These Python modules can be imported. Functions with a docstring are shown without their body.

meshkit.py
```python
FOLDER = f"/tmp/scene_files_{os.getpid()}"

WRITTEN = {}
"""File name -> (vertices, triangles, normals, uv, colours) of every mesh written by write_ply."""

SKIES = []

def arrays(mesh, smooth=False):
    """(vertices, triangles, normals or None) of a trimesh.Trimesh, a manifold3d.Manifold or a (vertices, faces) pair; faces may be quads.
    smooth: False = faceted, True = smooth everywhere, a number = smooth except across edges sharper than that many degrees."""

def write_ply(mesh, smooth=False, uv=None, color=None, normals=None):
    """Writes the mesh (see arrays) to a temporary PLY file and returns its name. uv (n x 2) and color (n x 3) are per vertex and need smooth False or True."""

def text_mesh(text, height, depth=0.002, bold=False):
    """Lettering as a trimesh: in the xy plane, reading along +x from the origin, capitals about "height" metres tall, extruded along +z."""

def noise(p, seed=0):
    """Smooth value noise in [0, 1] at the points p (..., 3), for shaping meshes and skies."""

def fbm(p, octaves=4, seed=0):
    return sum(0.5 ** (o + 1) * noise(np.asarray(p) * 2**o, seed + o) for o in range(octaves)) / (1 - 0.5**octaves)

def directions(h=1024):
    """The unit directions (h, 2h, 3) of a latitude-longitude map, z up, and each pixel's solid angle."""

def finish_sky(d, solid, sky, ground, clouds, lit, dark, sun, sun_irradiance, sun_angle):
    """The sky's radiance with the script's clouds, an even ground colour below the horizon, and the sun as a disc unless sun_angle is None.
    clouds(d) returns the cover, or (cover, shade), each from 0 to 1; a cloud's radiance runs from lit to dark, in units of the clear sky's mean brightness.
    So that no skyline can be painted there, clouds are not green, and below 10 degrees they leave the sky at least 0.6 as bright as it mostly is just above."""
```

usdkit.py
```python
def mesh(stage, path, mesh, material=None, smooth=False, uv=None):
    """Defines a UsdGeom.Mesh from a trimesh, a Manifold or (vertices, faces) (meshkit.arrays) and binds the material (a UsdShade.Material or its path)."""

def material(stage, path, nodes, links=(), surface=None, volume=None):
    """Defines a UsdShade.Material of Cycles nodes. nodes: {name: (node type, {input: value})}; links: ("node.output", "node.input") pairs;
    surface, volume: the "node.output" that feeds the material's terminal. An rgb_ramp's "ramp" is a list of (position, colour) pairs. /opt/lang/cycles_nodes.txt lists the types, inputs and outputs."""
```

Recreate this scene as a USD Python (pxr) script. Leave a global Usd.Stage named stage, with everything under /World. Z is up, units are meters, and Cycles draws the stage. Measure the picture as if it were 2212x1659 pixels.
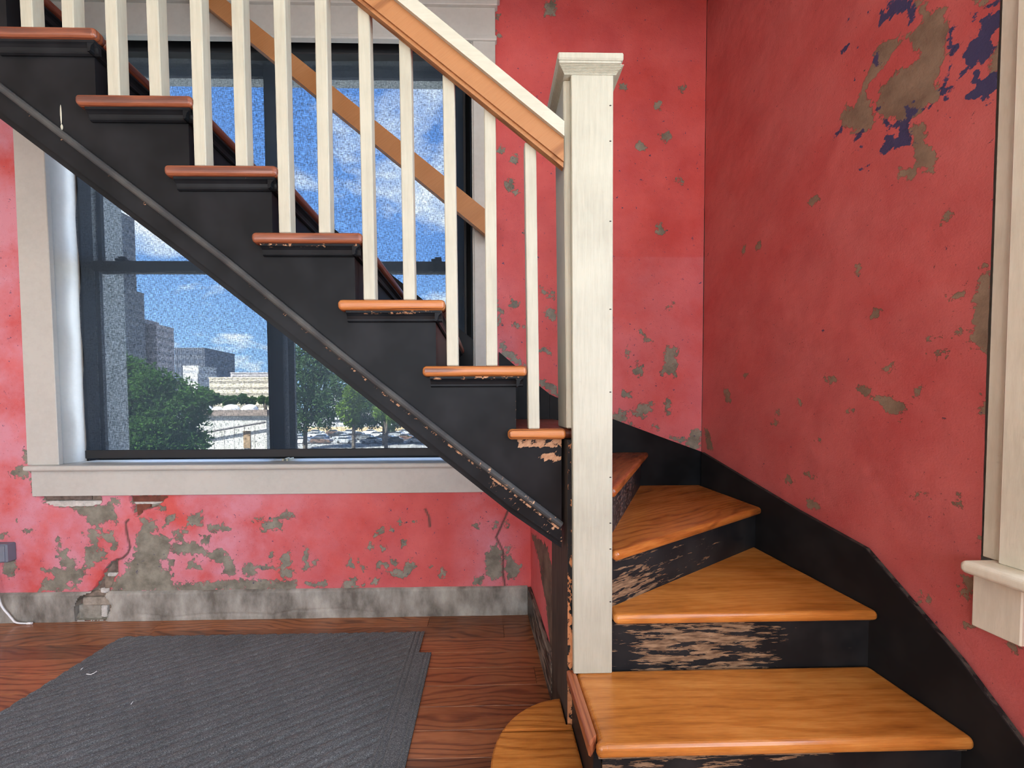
import math, random, numpy as np, trimesh, shapely, usdkit, meshkit
from shapely.geometry import Polygon, LineString, box as sbox
from pxr import Usd, UsdGeom, UsdLux, UsdShade, Gf, Sdf, Vt

random.seed(7); rng = np.random.default_rng(7)
stage = Usd.Stage.CreateInMemory()
UsdGeom.SetStageUpAxis(stage, UsdGeom.Tokens.z); UsdGeom.SetStageMetersPerUnit(stage, 1.0)
UsdGeom.Xform.Define(stage, '/World'); UsdGeom.Scope.Define(stage, '/World/Looks')

# ------------------------------------------------------------------ camera, sky, sun, window daylight, exposure
F, CX, CY = 830., 1070., 906.
YAW, PIT, ROL = .0192, .0316, -.0052
H = 1.136                                           # eye height above the floor
def _rot():
    cy, sy, cp, sp, cr, sr = math.cos(YAW), math.sin(YAW), math.cos(PIT), math.sin(PIT), math.cos(ROL), math.sin(ROL)
    B = np.array([[1, 0, 0], [0, 0, -1], [0, 1, 0]], float)
    return (np.array([[cr, -sr, 0], [sr, cr, 0], [0, 0, 1]]) @ np.array([[1, 0, 0], [0, cp, -sp], [0, sp, cp]]) @ np.array([[cy, 0, -sy], [0, 1, 0], [sy, 0, cy]]) @ B)
RM = _rot()
cam = UsdGeom.Camera.Define(stage, '/World/camera')
cam.CreateHorizontalApertureAttr(36.); cam.CreateVerticalApertureAttr(27.); cam.CreateFocalLengthAttr(F / 2212 * 36)
cam.CreateHorizontalApertureOffsetAttr((1106 - CX) / 2212 * 36); cam.CreateVerticalApertureOffsetAttr((CY - 829.5) / 2212 * 36)
cam.CreateExposureAttr(0.0)
cam.CreateClippingRangeAttr(Gf.Vec2f(.02, 5000.))
cam.AddTransformOp().Set(Gf.Matrix4d(*RM[0], 0, *(-RM[1]), 0, *(-RM[2]), 0, 0, 0, H, 1))

def M(name, nodes, links, surface):
    return usdkit.material(stage, '/World/Looks/' + name, nodes, links, surface)

SKY = 2.6
sky = M('sky', {
    'tc': ('texture_coordinate', {}), 'sep': ('separate_xyz', {}),
    'zr': ('rgb_ramp', {'ramp': [(0, (1.05, 1.5, 2.0)), (.12, (.75, 1.3, 2.2)), (.35, (.38, .85, 1.95)), (.7, (.2, .55, 1.5)), (1, (.13, .42, 1.25))]}),
    'za': ('math', {'math_type': 'add', 'value2': .22}), 'cmb': ('combine_xyz', {}), 'div': ('vector_math', {'math_type': 'divide'}),
    'mp': ('mapping', {'location': (3.1, .75, 0), 'scale': (1., 1., 1.)}),
    'n': ('noise_texture', {'scale': 2.3, 'detail': 9., 'roughness': .56, 'distortion': .25}),
    'r': ('rgb_ramp', {'ramp': [(0, (0, 0, 0)), (.49, (0, 0, 0)), (.62, (.8, .8, .8)), (.72, (1, 1, 1)), (1, (1, 1, 1))]}),
    'mx': ('mix_color', {'b': (2.7, 2.75, 2.85)}), 'b': ('background_shader', {'strength': SKY})},
    [('tc.generated', 'sep.vector'), ('sep.z', 'zr.fac'), ('sep.z', 'za.value1'), ('za.value', 'cmb.x'), ('za.value', 'cmb.y'), ('za.value', 'cmb.z'),
     ('tc.generated', 'div.vector1'), ('cmb.vector', 'div.vector2'), ('div.vector', 'mp.vector'), ('mp.vector', 'n.vector'), ('n.fac', 'r.fac'),
     ('zr.color', 'mx.a'), ('r.color', 'mx.fac'), ('mx.result', 'b.color')], 'b.background')
dome = UsdLux.DomeLight.Define(stage, '/World/sky'); UsdShade.MaterialBindingAPI.Apply(dome.GetPrim()).Bind(sky)
sun = UsdLux.DistantLight.Define(stage, '/World/sun')
sun.CreateIntensityAttr(22.0); sun.CreateNormalizeAttr(True); sun.CreateAngleAttr(.6); sun.CreateColorAttr(Gf.Vec3f(1, .95, .86))
sun.AddRotateXYZOp().Set(Gf.Vec3f(32, -26, 0))         # from the left and a little behind the camera

def window_daylight(name, centre, w, h, face, radiance, color):
    l = UsdLux.RectLight.Define(stage, '/World/' + name)
    l.CreateWidthAttr(w); l.CreateHeightAttr(h); l.CreateIntensityAttr(radiance); l.CreateColorAttr(Gf.Vec3f(*color))
    l.AddTranslateOp().Set(Gf.Vec3d(*centre))
    l.AddRotateXYZOp().Set(Gf.Vec3f(90, 0, {'+y': 0, '-y': 180, '+x': -90, '-x': 90}[face] if face[1] == 'y' else {'-x': 90, '+x': -90}[face]))
    return l
# daylight through the tall window in the right wall and through the two windows of the wall behind the camera
window_daylight('daylight_right', (1.36, -.47, 1.75), 2.2, 1.8, '-x', 2.8, (1, .95, .87))
window_daylight('daylight_right_2', (1.40, -2.65, 1.75), 1.2, 1.8, '-x', 19.0, (1, .95, .87))
window_daylight('daylight_front_1', (-.6, -3.46, 1.75), 1.8, 1.8, '+y', 4.2, (1, .95, .86))
window_daylight('daylight_front_2', (-2.7, -3.46, 1.75), 1.0, 1.8, '+y', 9.0, (1, .96, .9))

# ------------------------------------------------------------------ pixels of the photograph to points in the room
def ray(px, py):
    return RM.T @ np.array([(px - CX) / F, (py - CY) / F, 1.])
EYE = np.array([0, 0, H])
def onY(px, py, Y): d = ray(px, py); return EYE + d * (Y / d[1])
def onX(px, py, X): d = ray(px, py); return EYE + d * (X / d[0])
def onZ(px, py, Z): d = ray(px, py); return EYE + d * ((Z - H) / d[2])
def polyY(pts, Y): return [tuple(onY(x, y, Y)[[0, 2]]) for x, y in pts]
def polyX(pts, X): return [tuple(onX(x, y, X)[[1, 2]]) for x, y in pts]

# ------------------------------------------------------------------ prims
_taken = {}
def free(parent, name):
    k = (parent, name); n = _taken.get(k, -1) + 1; _taken[k] = n
    return f'{parent}/{name}' + (f'_{n:03d}' if n else '')
def tag(p, label=None, cat=None, group=None, kind=None):
    p = p.GetPrim()
    for k, v in (('label', label), ('category', cat), ('group', group), ('kind', kind)):
        if v: p.SetCustomDataByKey(k, v)
    return p
def obj(name, mesh, mat, parent=None, smooth=False, prim=None, label=None, cat=None, group=None, kind=None):
    """one Mesh prim; prim: {primvar: values per vertex}"""
    base = str(parent.GetPath()) if parent else '/World'
    if isinstance(mesh, list): mesh = trimesh.util.concatenate(mesh)
    m = usdkit.mesh(stage, free(base, name), mesh, mat, smooth=smooth)
    for k, v in (prim or {}).items():
        UsdGeom.PrimvarsAPI(m).CreatePrimvar(k, Sdf.ValueTypeNames.FloatArray, 'vertex').Set(Vt.FloatArray.FromNumpy(np.asarray(v, np.float32)))
    tag(m, label, cat, group, kind)
    return m.GetPrim()
def thing(name, label=None, cat=None, group=None, kind=None, loc=None, rot=0):
    x = UsdGeom.Xform.Define(stage, free('/World', name))
    if loc is not None:
        x.AddTranslateOp().Set(Gf.Vec3d(*map(float, loc)))
        if rot: x.AddRotateZOp().Set(float(rot))
    return tag(x, label, cat, group, kind)
def dup(src, loc, rot=0, label=None, group=None):
    was = src.GetCustomData()
    x = UsdGeom.Xform.Define(stage, free('/World', src.GetName().rstrip('0123456789').rstrip('_')))
    x.AddTranslateOp().Set(Gf.Vec3d(*map(float, loc))); x.AddRotateZOp().Set(float(rot))
    x.GetPrim().GetReferences().AddInternalReference(src.GetPath()); x.GetPrim().SetInstanceable(True)
    return tag(x, label or was['label'], was['category'], group or was.get('group'))

# ------------------------------------------------------------------ shapes
def hull(pts): return trimesh.convex.convex_hull(np.asarray(pts, float))
def cham(c, b=.002):
    """c: 8 corners as [i][j][k]; a hexahedron with chamfered edges"""
    c = np.asarray(c, float).reshape(2, 2, 2, 3); P = []
    for i in (0, 1):
        for j in (0, 1):
            for k in (0, 1):
                p = c[i, j, k]; e = [c[1 - i, j, k] - p, c[i, 1 - j, k] - p, c[i, j, 1 - k] - p]
                e = [v / np.linalg.norm(v) * min(b, .45 * np.linalg.norm(v)) for v in e]
                P += [p + e[0] + e[1], p + e[0] + e[2], p + e[1] + e[2]]
    return hull(P)
def bx(x0, x1, y0, y1, z0, z1, b=.002):
    return cham([[[(x, y, z) for z in (z0, z1)] for y in (y0, y1)] for x in (x0, x1)], b)
def plain(x0, x1, y0, y1, z0, z1):
    m = trimesh.creation.box([x1 - x0, y1 - y0, z1 - z0]); m.apply_translation([(x0 + x1) / 2, (y0 + y1) / 2, (z0 + z1) / 2]); return m
_ball = trimesh.creation.icosphere(2).vertices
def rbox(x0, x1, y0, y1, z0, z1, r):
    r = min(r, (z1 - z0) / 2 - 1e-4, (x1 - x0) / 2 - 1e-4, (y1 - y0) / 2 - 1e-4)
    return hull(np.vstack([_ball * r + (x, y, z) for x in (x0 + r, x1 - r) for y in (y0 + r, y1 - r) for z in (z0 + r, z1 - r)]))
def _ext(poly, d):
    if not isinstance(poly, Polygon): poly = Polygon(poly)
    if not poly.is_valid: poly = poly.buffer(0)
    if poly.geom_type != 'Polygon': poly = max(poly.geoms, key=lambda g: g.area)
    return trimesh.creation.extrude_polygon(poly, d)
def slabY(poly, y0, y1):                                # polygon in x,z given depth y0..y1
    m = _ext(poly, y1 - y0); v = m.vertices.copy(); m.vertices = np.stack([v[:, 0], y0 + v[:, 2], v[:, 1]], 1); m.invert(); return m
def slabX(poly, x0, x1):                                # polygon in y,z given thickness x0..x1
    m = _ext(poly, x1 - x0); v = m.vertices.copy(); m.vertices = np.stack([x0 + v[:, 2], v[:, 0], v[:, 1]], 1); return m
def slabZ(poly, z0, z1):
    m = _ext(poly, z1 - z0); m.apply_translation([0, 0, z0]); return m
def sweep(profile, a, b, up=(0, 0, 1)):
    """convex-or-not profile [(side, up)] carried straight from a to b; side = direction x up"""
    a, b = np.asarray(a, float), np.asarray(b, float); d = (b - a) / np.linalg.norm(b - a)
    s = np.cross(d, up); s /= np.linalg.norm(s); u = np.cross(s, d)
    m = _ext(profile, np.linalg.norm(b - a)); v = m.vertices.copy()
    m.vertices = a + v[:, :1] * s + v[:, 1:2] * u + v[:, 2:] * d
    if m.volume < 0: m.invert()
    return m
def tube(pts, r, sides=8):
    v, f = _tube(np.asarray(pts, float), r, sides); return trimesh.Trimesh(v, f, process=False)
def _tube(p, r, sides):
    t = np.gradient(p, axis=0); t /= np.linalg.norm(t, axis=1, keepdims=True) + 1e-12
    a = np.cross(t, np.where(np.abs(t[:, 2:]) < .9, [0, 0, 1.], [1., 0, 0])); a /= np.linalg.norm(a, axis=1, keepdims=True)
    b, g = np.cross(t, a), np.arange(sides) * 2 * np.pi / sides
    v = p[:, None] + np.broadcast_to(r, (len(p),))[:, None, None] * (np.cos(g)[None, :, None] * a[:, None] + np.sin(g)[None, :, None] * b[:, None])
    i, j = np.meshgrid(np.arange(len(p) - 1), np.arange(sides), indexing='ij')
    q = np.stack([i * sides + j, (i + 1) * sides + j, (i + 1) * sides + (j + 1) % sides, i * sides + (j + 1) % sides], -1).reshape(-1, 4)
    f = np.vstack([q[:, [0, 2, 1]], q[:, [0, 3, 2]]])
    n = len(p) * sides; v = np.vstack([v.reshape(-1, 3), p[0], p[-1]])
    k = np.arange(sides); e = (len(p) - 1) * sides
    return v, np.vstack([f, np.stack([k, (k + 1) % sides, np.full(sides, n)], 1)[:, ::-1][:, ::-1], np.stack([e + (k + 1) % sides, e + k, np.full(sides, n + 1)], 1)])
def fine(m, size):
    v, f = trimesh.remesh.subdivide_to_size(m.vertices, m.faces, size, max_iter=14); return trimesh.Trimesh(v, f, process=False)
def field(pts2, shapes, soft=.02, warp=.006, seed=1):
    """-1..1: how far inside the drawn shapes each point lies. shapes: polygons [(a, b), ...] or (a, b, ra, rb) ovals, in metres"""
    p = np.asarray(pts2, float)
    q3 = np.column_stack([p * 45, np.zeros(len(p))])
    w = np.column_stack([meshkit.fbm(q3, 3, seed) - .5, meshkit.fbm(q3 + 31.7, 3, seed + 9) - .5]) * warp * 4
    p = p + w; out = np.full(len(p), -1.)
    for s in shapes:
        if isinstance(s, tuple) and np.ndim(s[0]) == 0:
            a, b, ra, rb = s; sel = (np.abs(p[:, 0] - a) < ra + soft) & (np.abs(p[:, 1] - b) < rb + soft)
            if not sel.any(): continue
            k = np.hypot((p[sel, 0] - a) / ra, (p[sel, 1] - b) / rb); d = (1 - k) * min(ra, rb)
        else:
            g = Polygon(s)
            if not g.is_valid: g = g.buffer(0)
            x0, y0, x1, y1 = g.bounds; sel = (p[:, 0] > x0 - soft) & (p[:, 0] < x1 + soft) & (p[:, 1] > y0 - soft) & (p[:, 1] < y1 + soft)
            if not sel.any(): continue
            pt = shapely.points(p[sel]); d = shapely.distance(pt, g.boundary) * np.where(shapely.contains(g, pt), 1, -1)
        out[sel] = np.maximum(out[sel], np.clip(d / soft, -1, 1))
    return out
def along(pts2, line):                                  # distance to a polyline
    return shapely.distance(shapely.points(np.asarray(pts2, float)), LineString(line))
def grid(a, b):
    A, B = np.meshgrid(a, b, indexing='ij'); na, nb = len(a), len(b); i, j = np.meshgrid(np.arange(na - 1), np.arange(nb - 1), indexing='ij')
    q = np.stack([i * nb + j, (i + 1) * nb + j, (i + 1) * nb + j + 1, i * nb + j + 1], -1).reshape(-1, 4)
    return np.column_stack([A.ravel(), B.ravel()]), q
def tri(q): return np.vstack([q[:, [0, 1, 2]], q[:, [0, 2, 3]]])
def prune(v, f, *extra):
    used = np.zeros(len(v), bool); used[f.ravel()] = True; new = np.cumsum(used) - 1
    return (v[used], new[f], *[e[used] for e in extra])

# ------------------------------------------------------------------ materials
def flat_mat(name, col, rough=.6, **kw):
    return M(name, {'p': ('principled_bsdf', {'base_color': col, 'roughness': rough, **kw})}, [], 'p.BSDF')
def noisy(name, c1, c2, scale=20., rough=.6, bump=.0, bscale=120., detail=5., stretch=(1, 1, 1), lo=.35, hi=.65, spec=.5):
    return M(name, {'g': ('geometry', {}), 'mp': ('mapping', {'scale': stretch}), 'n': ('noise_texture', {'scale': scale, 'detail': detail, 'roughness': .6}),
                    'r': ('rgb_ramp', {'ramp': [(0, c1), (lo, c1), (hi, c2), (1, c2)]}),
                    'n2': ('noise_texture', {'scale': bscale, 'detail': 4.}), 'bp': ('bump', {'strength': 1. if bump else 0., 'distance': bump}),
                    'p': ('principled_bsdf', {'roughness': rough, 'specular_ior_level': spec})},
             [('g.position', 'mp.vector'), ('mp.vector', 'n.vector'), ('n.fac', 'r.fac'), ('r.color', 'p.base_color'), ('mp.vector', 'n2.vector'), ('n2.fac', 'bp.height'), ('bp.normal', 'p.normal')], 'p.BSDF')
def wood(name, dark, mid, light, rot=(0, 0, 0), rough=.28, wave=20., distort=11., stretch=.2, off=(0, 0, 0), per_object=False, coat=.2, blotch=.35, grain=.35, dscale=.35, lines=.22):
    """varnished boards; grain along the local x axis after rot"""
    nodes = {'g': ('geometry', {}), 'oi': ('object_info', {}), 'rs': ('math', {'math_type': 'multiply', 'value2': 41. if per_object else 0.}), 'cv': ('combine_xyz', {}),
             'ad': ('vector_math', {'math_type': 'add'}), 'mp': ('mapping', {'rotation': rot, 'location': off}),
             'ms': ('mapping', {'scale': (stretch, 1, 1)}), 'wv': ('wave_texture', {'wave_type': 'bands', 'bands_direction': 'y', 'scale': wave, 'distortion': distort, 'detail': 2.5, 'detail_scale': dscale, 'detail_roughness': .5}),
             'wr': ('map_range', {'from_min': 0., 'from_max': lines * 2, 'clamp': True}),
             'mf': ('mapping', {'scale': (5., 110., 110.)}), 'nf': ('noise_texture', {'scale': 2.4, 'detail': 6., 'roughness': .7}),
             'mb': ('mapping', {'scale': (1.6, 6., 6.)}), 'nb': ('noise_texture', {'scale': 1.7, 'detail': 4., 'roughness': .6}),
             'r1': ('rgb_ramp', {'ramp': [(0, dark), (.24, dark), (.5, mid), (.76, light), (1, light)]}),
             'm1': ('mix_float', {'fac': 1 - grain}), 'm2': ('mix_float', {'fac': blotch}),
             'vr': ('map_range', {'from_min': 0., 'from_max': 1., 'to_min': .68 if per_object else 1., 'to_max': 1.3 if per_object else 1.}), 'hs': ('hsv', {}),
             'bp': ('bump', {'strength': .5, 'distance': .0006}), 'rr': ('map_range', {'from_min': .2, 'from_max': .8, 'to_min': rough * .7, 'to_max': rough * 1.5}),
             'p': ('principled_bsdf', {'coat_weight': coat, 'coat_roughness': .12})}
    links = [('oi.random', 'rs.value1'), ('rs.value', 'cv.x'), ('rs.value', 'cv.y'), ('g.position', 'ad.vector1'), ('cv.vector', 'ad.vector2'), ('ad.vector', 'mp.vector'),
             ('mp.vector', 'ms.vector'), ('ms.vector', 'wv.vector'), ('mp.vector', 'mf.vector'), ('mf.vector', 'nf.vector'), ('mp.vector', 'mb.vector'), ('mb.vector', 'nb.vector'),
             ('wv.fac', 'wr.value'), ('wr.result', 'm1.a'), ('nf.fac', 'm1.b'), ('m1.result', 'm2.a'), ('nb.fac', 'm2.b'), ('m2.result', 'r1.fac'), ('oi.random', 'vr.value'), ('vr.result', 'hs.value'), ('r1.color', 'hs.color'),
             ('hs.color', 'p.base_color'), ('nb.fac', 'rr.value'), ('rr.result', 'p.roughness'), ('nf.fac', 'bp.height'), ('bp.normal', 'p.normal')]
    return M(name, nodes, links, 'p.BSDF')
def worn(name, paint, paint2, bare1, bare2, stretch=(30, 30, 90), rot=(0, 0, 0), rough=.38, amp=.55, thr=.5, bump=.0006):
    """paint worn or chipped to what lies under it where the mesh's primvar 'wear' is high"""
    nodes = {'at': ('attribute', {'attribute': 'wear'}), 'g': ('geometry', {}), 'mp': ('mapping', {'rotation': rot}), 'ms': ('mapping', {'scale': stretch}),
             'n': ('noise_texture', {'scale': 1., 'detail': 6., 'roughness': .68}), 'c': ('math', {'math_type': 'subtract', 'value2': .5}), 'k': ('math', {'math_type': 'multiply', 'value2': amp * 2}),
             's': ('math', {'math_type': 'add'}), 'st': ('map_range', {'from_min': thr - .025, 'from_max': thr + .025, 'clamp': True}),
             'n2': ('noise_texture', {'scale': 1.7, 'detail': 5., 'roughness': .6}), 'rb': ('rgb_ramp', {'ramp': [(0, bare1), (.35, bare1), (.65, bare2), (1, bare2)]}),
             'n3': ('noise_texture', {'scale': 9., 'detail': 4.}), 'rp': ('rgb_ramp', {'ramp': [(0, paint), (.4, paint), (.75, paint2), (1, paint2)]}),
             'mx': ('mix_color', {}), 'ro': ('mix_float', {'a': rough, 'b': .75}), 'inv': ('math', {'math_type': 'subtract', 'value1': 1.}), 'n4': ('noise_texture', {'scale': 160., 'detail': 3.}),
             'hb': ('math', {'math_type': 'multiply_add', 'value2': .25}), 'bp': ('bump', {'strength': .7, 'distance': bump}), 'p': ('principled_bsdf', {'specular_ior_level': .1})}
    links = [('g.position', 'mp.vector'), ('mp.vector', 'ms.vector'), ('ms.vector', 'n.vector'), ('n.fac', 'c.value1'), ('c.value', 'k.value1'), ('k.value', 's.value1'), ('at.fac', 's.value2'), ('s.value', 'st.value'),
             ('ms.vector', 'n2.vector'), ('n2.fac', 'rb.fac'), ('g.position', 'n3.vector'), ('n3.fac', 'rp.fac'), ('rp.color', 'mx.a'), ('rb.color', 'mx.b'), ('st.result', 'mx.fac'), ('mx.result', 'p.base_color'),
             ('st.result', 'ro.fac'), ('ro.result', 'p.roughness'), ('st.result', 'inv.value2'), ('mp.vector', 'n4.vector'), ('n4.fac', 'hb.value1'), ('inv.value', 'hb.value3'), ('hb.value', 'bp.height'), ('bp.normal', 'p.normal')]
    return M(name, nodes, links, 'p.BSDF')
def peeling(name, red1, red2, pale, bare1, bare2, blue=(.045, .042, .1)):
    """old red wall paint: primvars wear (bare plaster), blue (an older coat), pale (chalked paint), stain (dirt)"""
    nodes = {'g': ('geometry', {}), 'at': ('attribute', {'attribute': 'wear'}), 'ab': ('attribute', {'attribute': 'blue'}), 'ap': ('attribute', {'attribute': 'pale'}), 'as': ('attribute', {'attribute': 'stain'}),
             'n': ('noise_texture', {'scale': 42., 'detail': 6., 'roughness': .72}), 'k': ('math', {'math_type': 'multiply_add', 'value2': 3.2, 'value3': -1.6}), 's': ('math', {'math_type': 'add'}),
             'st': ('map_range', {'from_min': .47, 'from_max': .53, 'clamp': True}),
             'sb': ('math', {'math_type': 'add'}), 'stb': ('map_range', {'from_min': .47, 'from_max': .53, 'clamp': True}),
             'n2': ('noise_texture', {'scale': 5., 'detail': 5., 'roughness': .6}), 'rr': ('rgb_ramp', {'ramp': [(0, red1), (.35, red1), (.68, red2), (1, red2)]}),
             'n5': ('noise_texture', {'scale': 3.2, 'detail': 6., 'roughness': .62}), 'pm': ('map_range', {'from_min': .34, 'from_max': .6, 'clamp': True}), 'pf': ('math', {'math_type': 'multiply'}), 'mp': ('mix_color', {'b': pale}),
             'n3': ('noise_texture', {'scale': 14., 'detail': 6., 'roughness': .62}), 'rb': ('rgb_ramp', {'ramp': [(0, bare1), (.36, bare1), (.64, bare2), (1, bare2)]}),
             'mb': ('mix_color', {'b': blue}), 'mx': ('mix_color', {}), 'fl': ('noise_texture', {'scale': 110., 'detail': 3., 'roughness': .7}), 'fr': ('map_range', {'from_min': .665, 'from_max': .7, 'to_max': .6, 'clamp': True}), 'mf': ('mix_color', {'b': (.06, .03, .028)}), 'ms': ('mix_color', {'b': (.07, .045, .035)}),
             'inv': ('math', {'math_type': 'subtract', 'value1': 1.}), 'n4': ('noise_texture', {'scale': 190., 'detail': 4., 'roughness': .6}), 'n6': ('noise_texture', {'scale': 16., 'detail': 3.}),
             'h1': ('math', {'math_type': 'multiply_add', 'value2': .55}), 'h2': ('math', {'math_type': 'multiply_add', 'value2': 1.4}), 'bp': ('bump', {'strength': .8, 'distance': .0022}), 'p': ('principled_bsdf', {'roughness': .62, 'specular_ior_level': .35})}
    links = [('g.position', x + '.vector') for x in ('n', 'n2', 'n3', 'n4', 'n5', 'n6', 'fl')] + [
        ('n.fac', 'k.value1'), ('k.value', 's.value1'), ('at.fac', 's.value2'), ('s.value', 'st.value'), ('k.value', 'sb.value1'), ('ab.fac', 'sb.value2'), ('sb.value', 'stb.value'),
        ('n2.fac', 'rr.fac'), ('n5.fac', 'pm.value'), ('pm.result', 'pf.value1'), ('ap.fac', 'pf.value2'), ('pf.value', 'mp.fac'), ('rr.color', 'mp.a'), ('n3.fac', 'rb.fac'),
        ('mp.result', 'mf.a'), ('fl.fac', 'fr.value'), ('fr.result', 'mf.fac'), ('mf.result', 'mx.a'), ('rb.color', 'mx.b'), ('st.result', 'mx.fac'), ('mx.result', 'mb.a'), ('stb.result', 'mb.fac'),
        ('mb.result', 'ms.a'), ('as.fac', 'ms.fac'), ('ms.result', 'p.base_color'),
        ('st.result', 'inv.value2'), ('n4.fac', 'h1.value1'), ('inv.value', 'h1.value3'), ('n6.fac', 'h2.value1'), ('h1.value', 'h2.value3'), ('h2.value', 'bp.height'), ('bp.normal', 'p.normal')]
    return M(name, nodes, links, 'p.BSDF')

RED1, RED2, PALE = (.5, .062, .056), (.61, .1, .088), (.6, .235, .285)
m_wall = peeling('peeling_paint', RED1, RED2, PALE, (.14, .125, .095), (.27, .25, .195))
m_wall_r = peeling('peeling_paint_right', (.44, .066, .06), (.53, .098, .086), (.58, .2, .18), (.17, .11, .07), (.27, .185, .12))
m_conc = noisy('worn_cement', (.12, .105, .085), (.40, .38, .33), 9., .8, .002, 90., 9., (1, 1, .5), .34, .66)
m_blk = worn('black_paint', (.006, .0064, .007), (.014, .0145, .016), (.3, .14, .07), (.44, .25, .14), (38, 38, 60), rough=.36, bump=.0005)
m_blk_str = worn('black_paint_stringer', (.006, .0064, .007), (.014, .0145, .016), (.32, .16, .085), (.44, .26, .15), (34, 60, 80), rot=(0, .66, 0), rough=.4, amp=.6)
m_blk_ris = worn('black_paint_riser', (.012, .012, .013), (.026, .025, .025), (.09, .05, .028), (.3, .19, .11), (11, 11, 75), rough=.4, amp=.85)
m_blk_ris30 = worn('black_paint_riser_winder', (.012, .012, .013), (.026, .025, .025), (.09, .05, .028), (.28, .17, .095), (11, 50, 75), rot=(0, 0, -.55), rough=.4, amp=.85)
m_dark = noisy('bare_dark_wood', (.02, .013, .008), (.055, .036, .022), 12., .7, .001, 60., 5., (3, 3, .5))
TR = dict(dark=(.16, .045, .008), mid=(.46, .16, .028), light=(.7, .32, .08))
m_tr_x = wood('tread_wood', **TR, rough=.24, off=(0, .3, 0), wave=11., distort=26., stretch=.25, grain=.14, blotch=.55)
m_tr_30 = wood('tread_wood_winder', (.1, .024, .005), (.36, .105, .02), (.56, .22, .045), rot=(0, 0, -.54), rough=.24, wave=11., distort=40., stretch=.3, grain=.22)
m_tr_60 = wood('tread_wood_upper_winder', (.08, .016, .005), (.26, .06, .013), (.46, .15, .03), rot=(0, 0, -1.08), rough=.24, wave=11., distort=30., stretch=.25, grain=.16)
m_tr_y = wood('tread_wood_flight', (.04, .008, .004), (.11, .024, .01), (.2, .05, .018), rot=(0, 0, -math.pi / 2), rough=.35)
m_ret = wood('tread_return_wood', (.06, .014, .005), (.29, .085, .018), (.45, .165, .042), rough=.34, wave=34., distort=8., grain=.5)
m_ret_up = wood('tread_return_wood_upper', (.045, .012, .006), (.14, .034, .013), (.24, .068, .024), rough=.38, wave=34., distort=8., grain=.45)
m_bull = wood('starting_step_wood', (.15, .04, .008), (.42, .14, .024), (.6, .25, .055), rough=.3, off=(.4, .1, 0), wave=10., distort=30., stretch=.25, grain=.2)
m_rail = wood('rail_wood', (.17, .06, .016), (.29, .115, .034), (.35, .155, .054), rot=(0, .68, 0), rough=.5, wave=7., distort=24., stretch=.16, coat=.0, blotch=.25, grain=.4, lines=.1)
m_floor = wood('floor_oak', (.045, .014, .006), (.21, .07, .026), (.36, .135, .05), rough=.27, wave=13., distort=42., stretch=.3, per_object=True, blotch=.34, grain=.3, dscale=.3, lines=.2)
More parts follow.
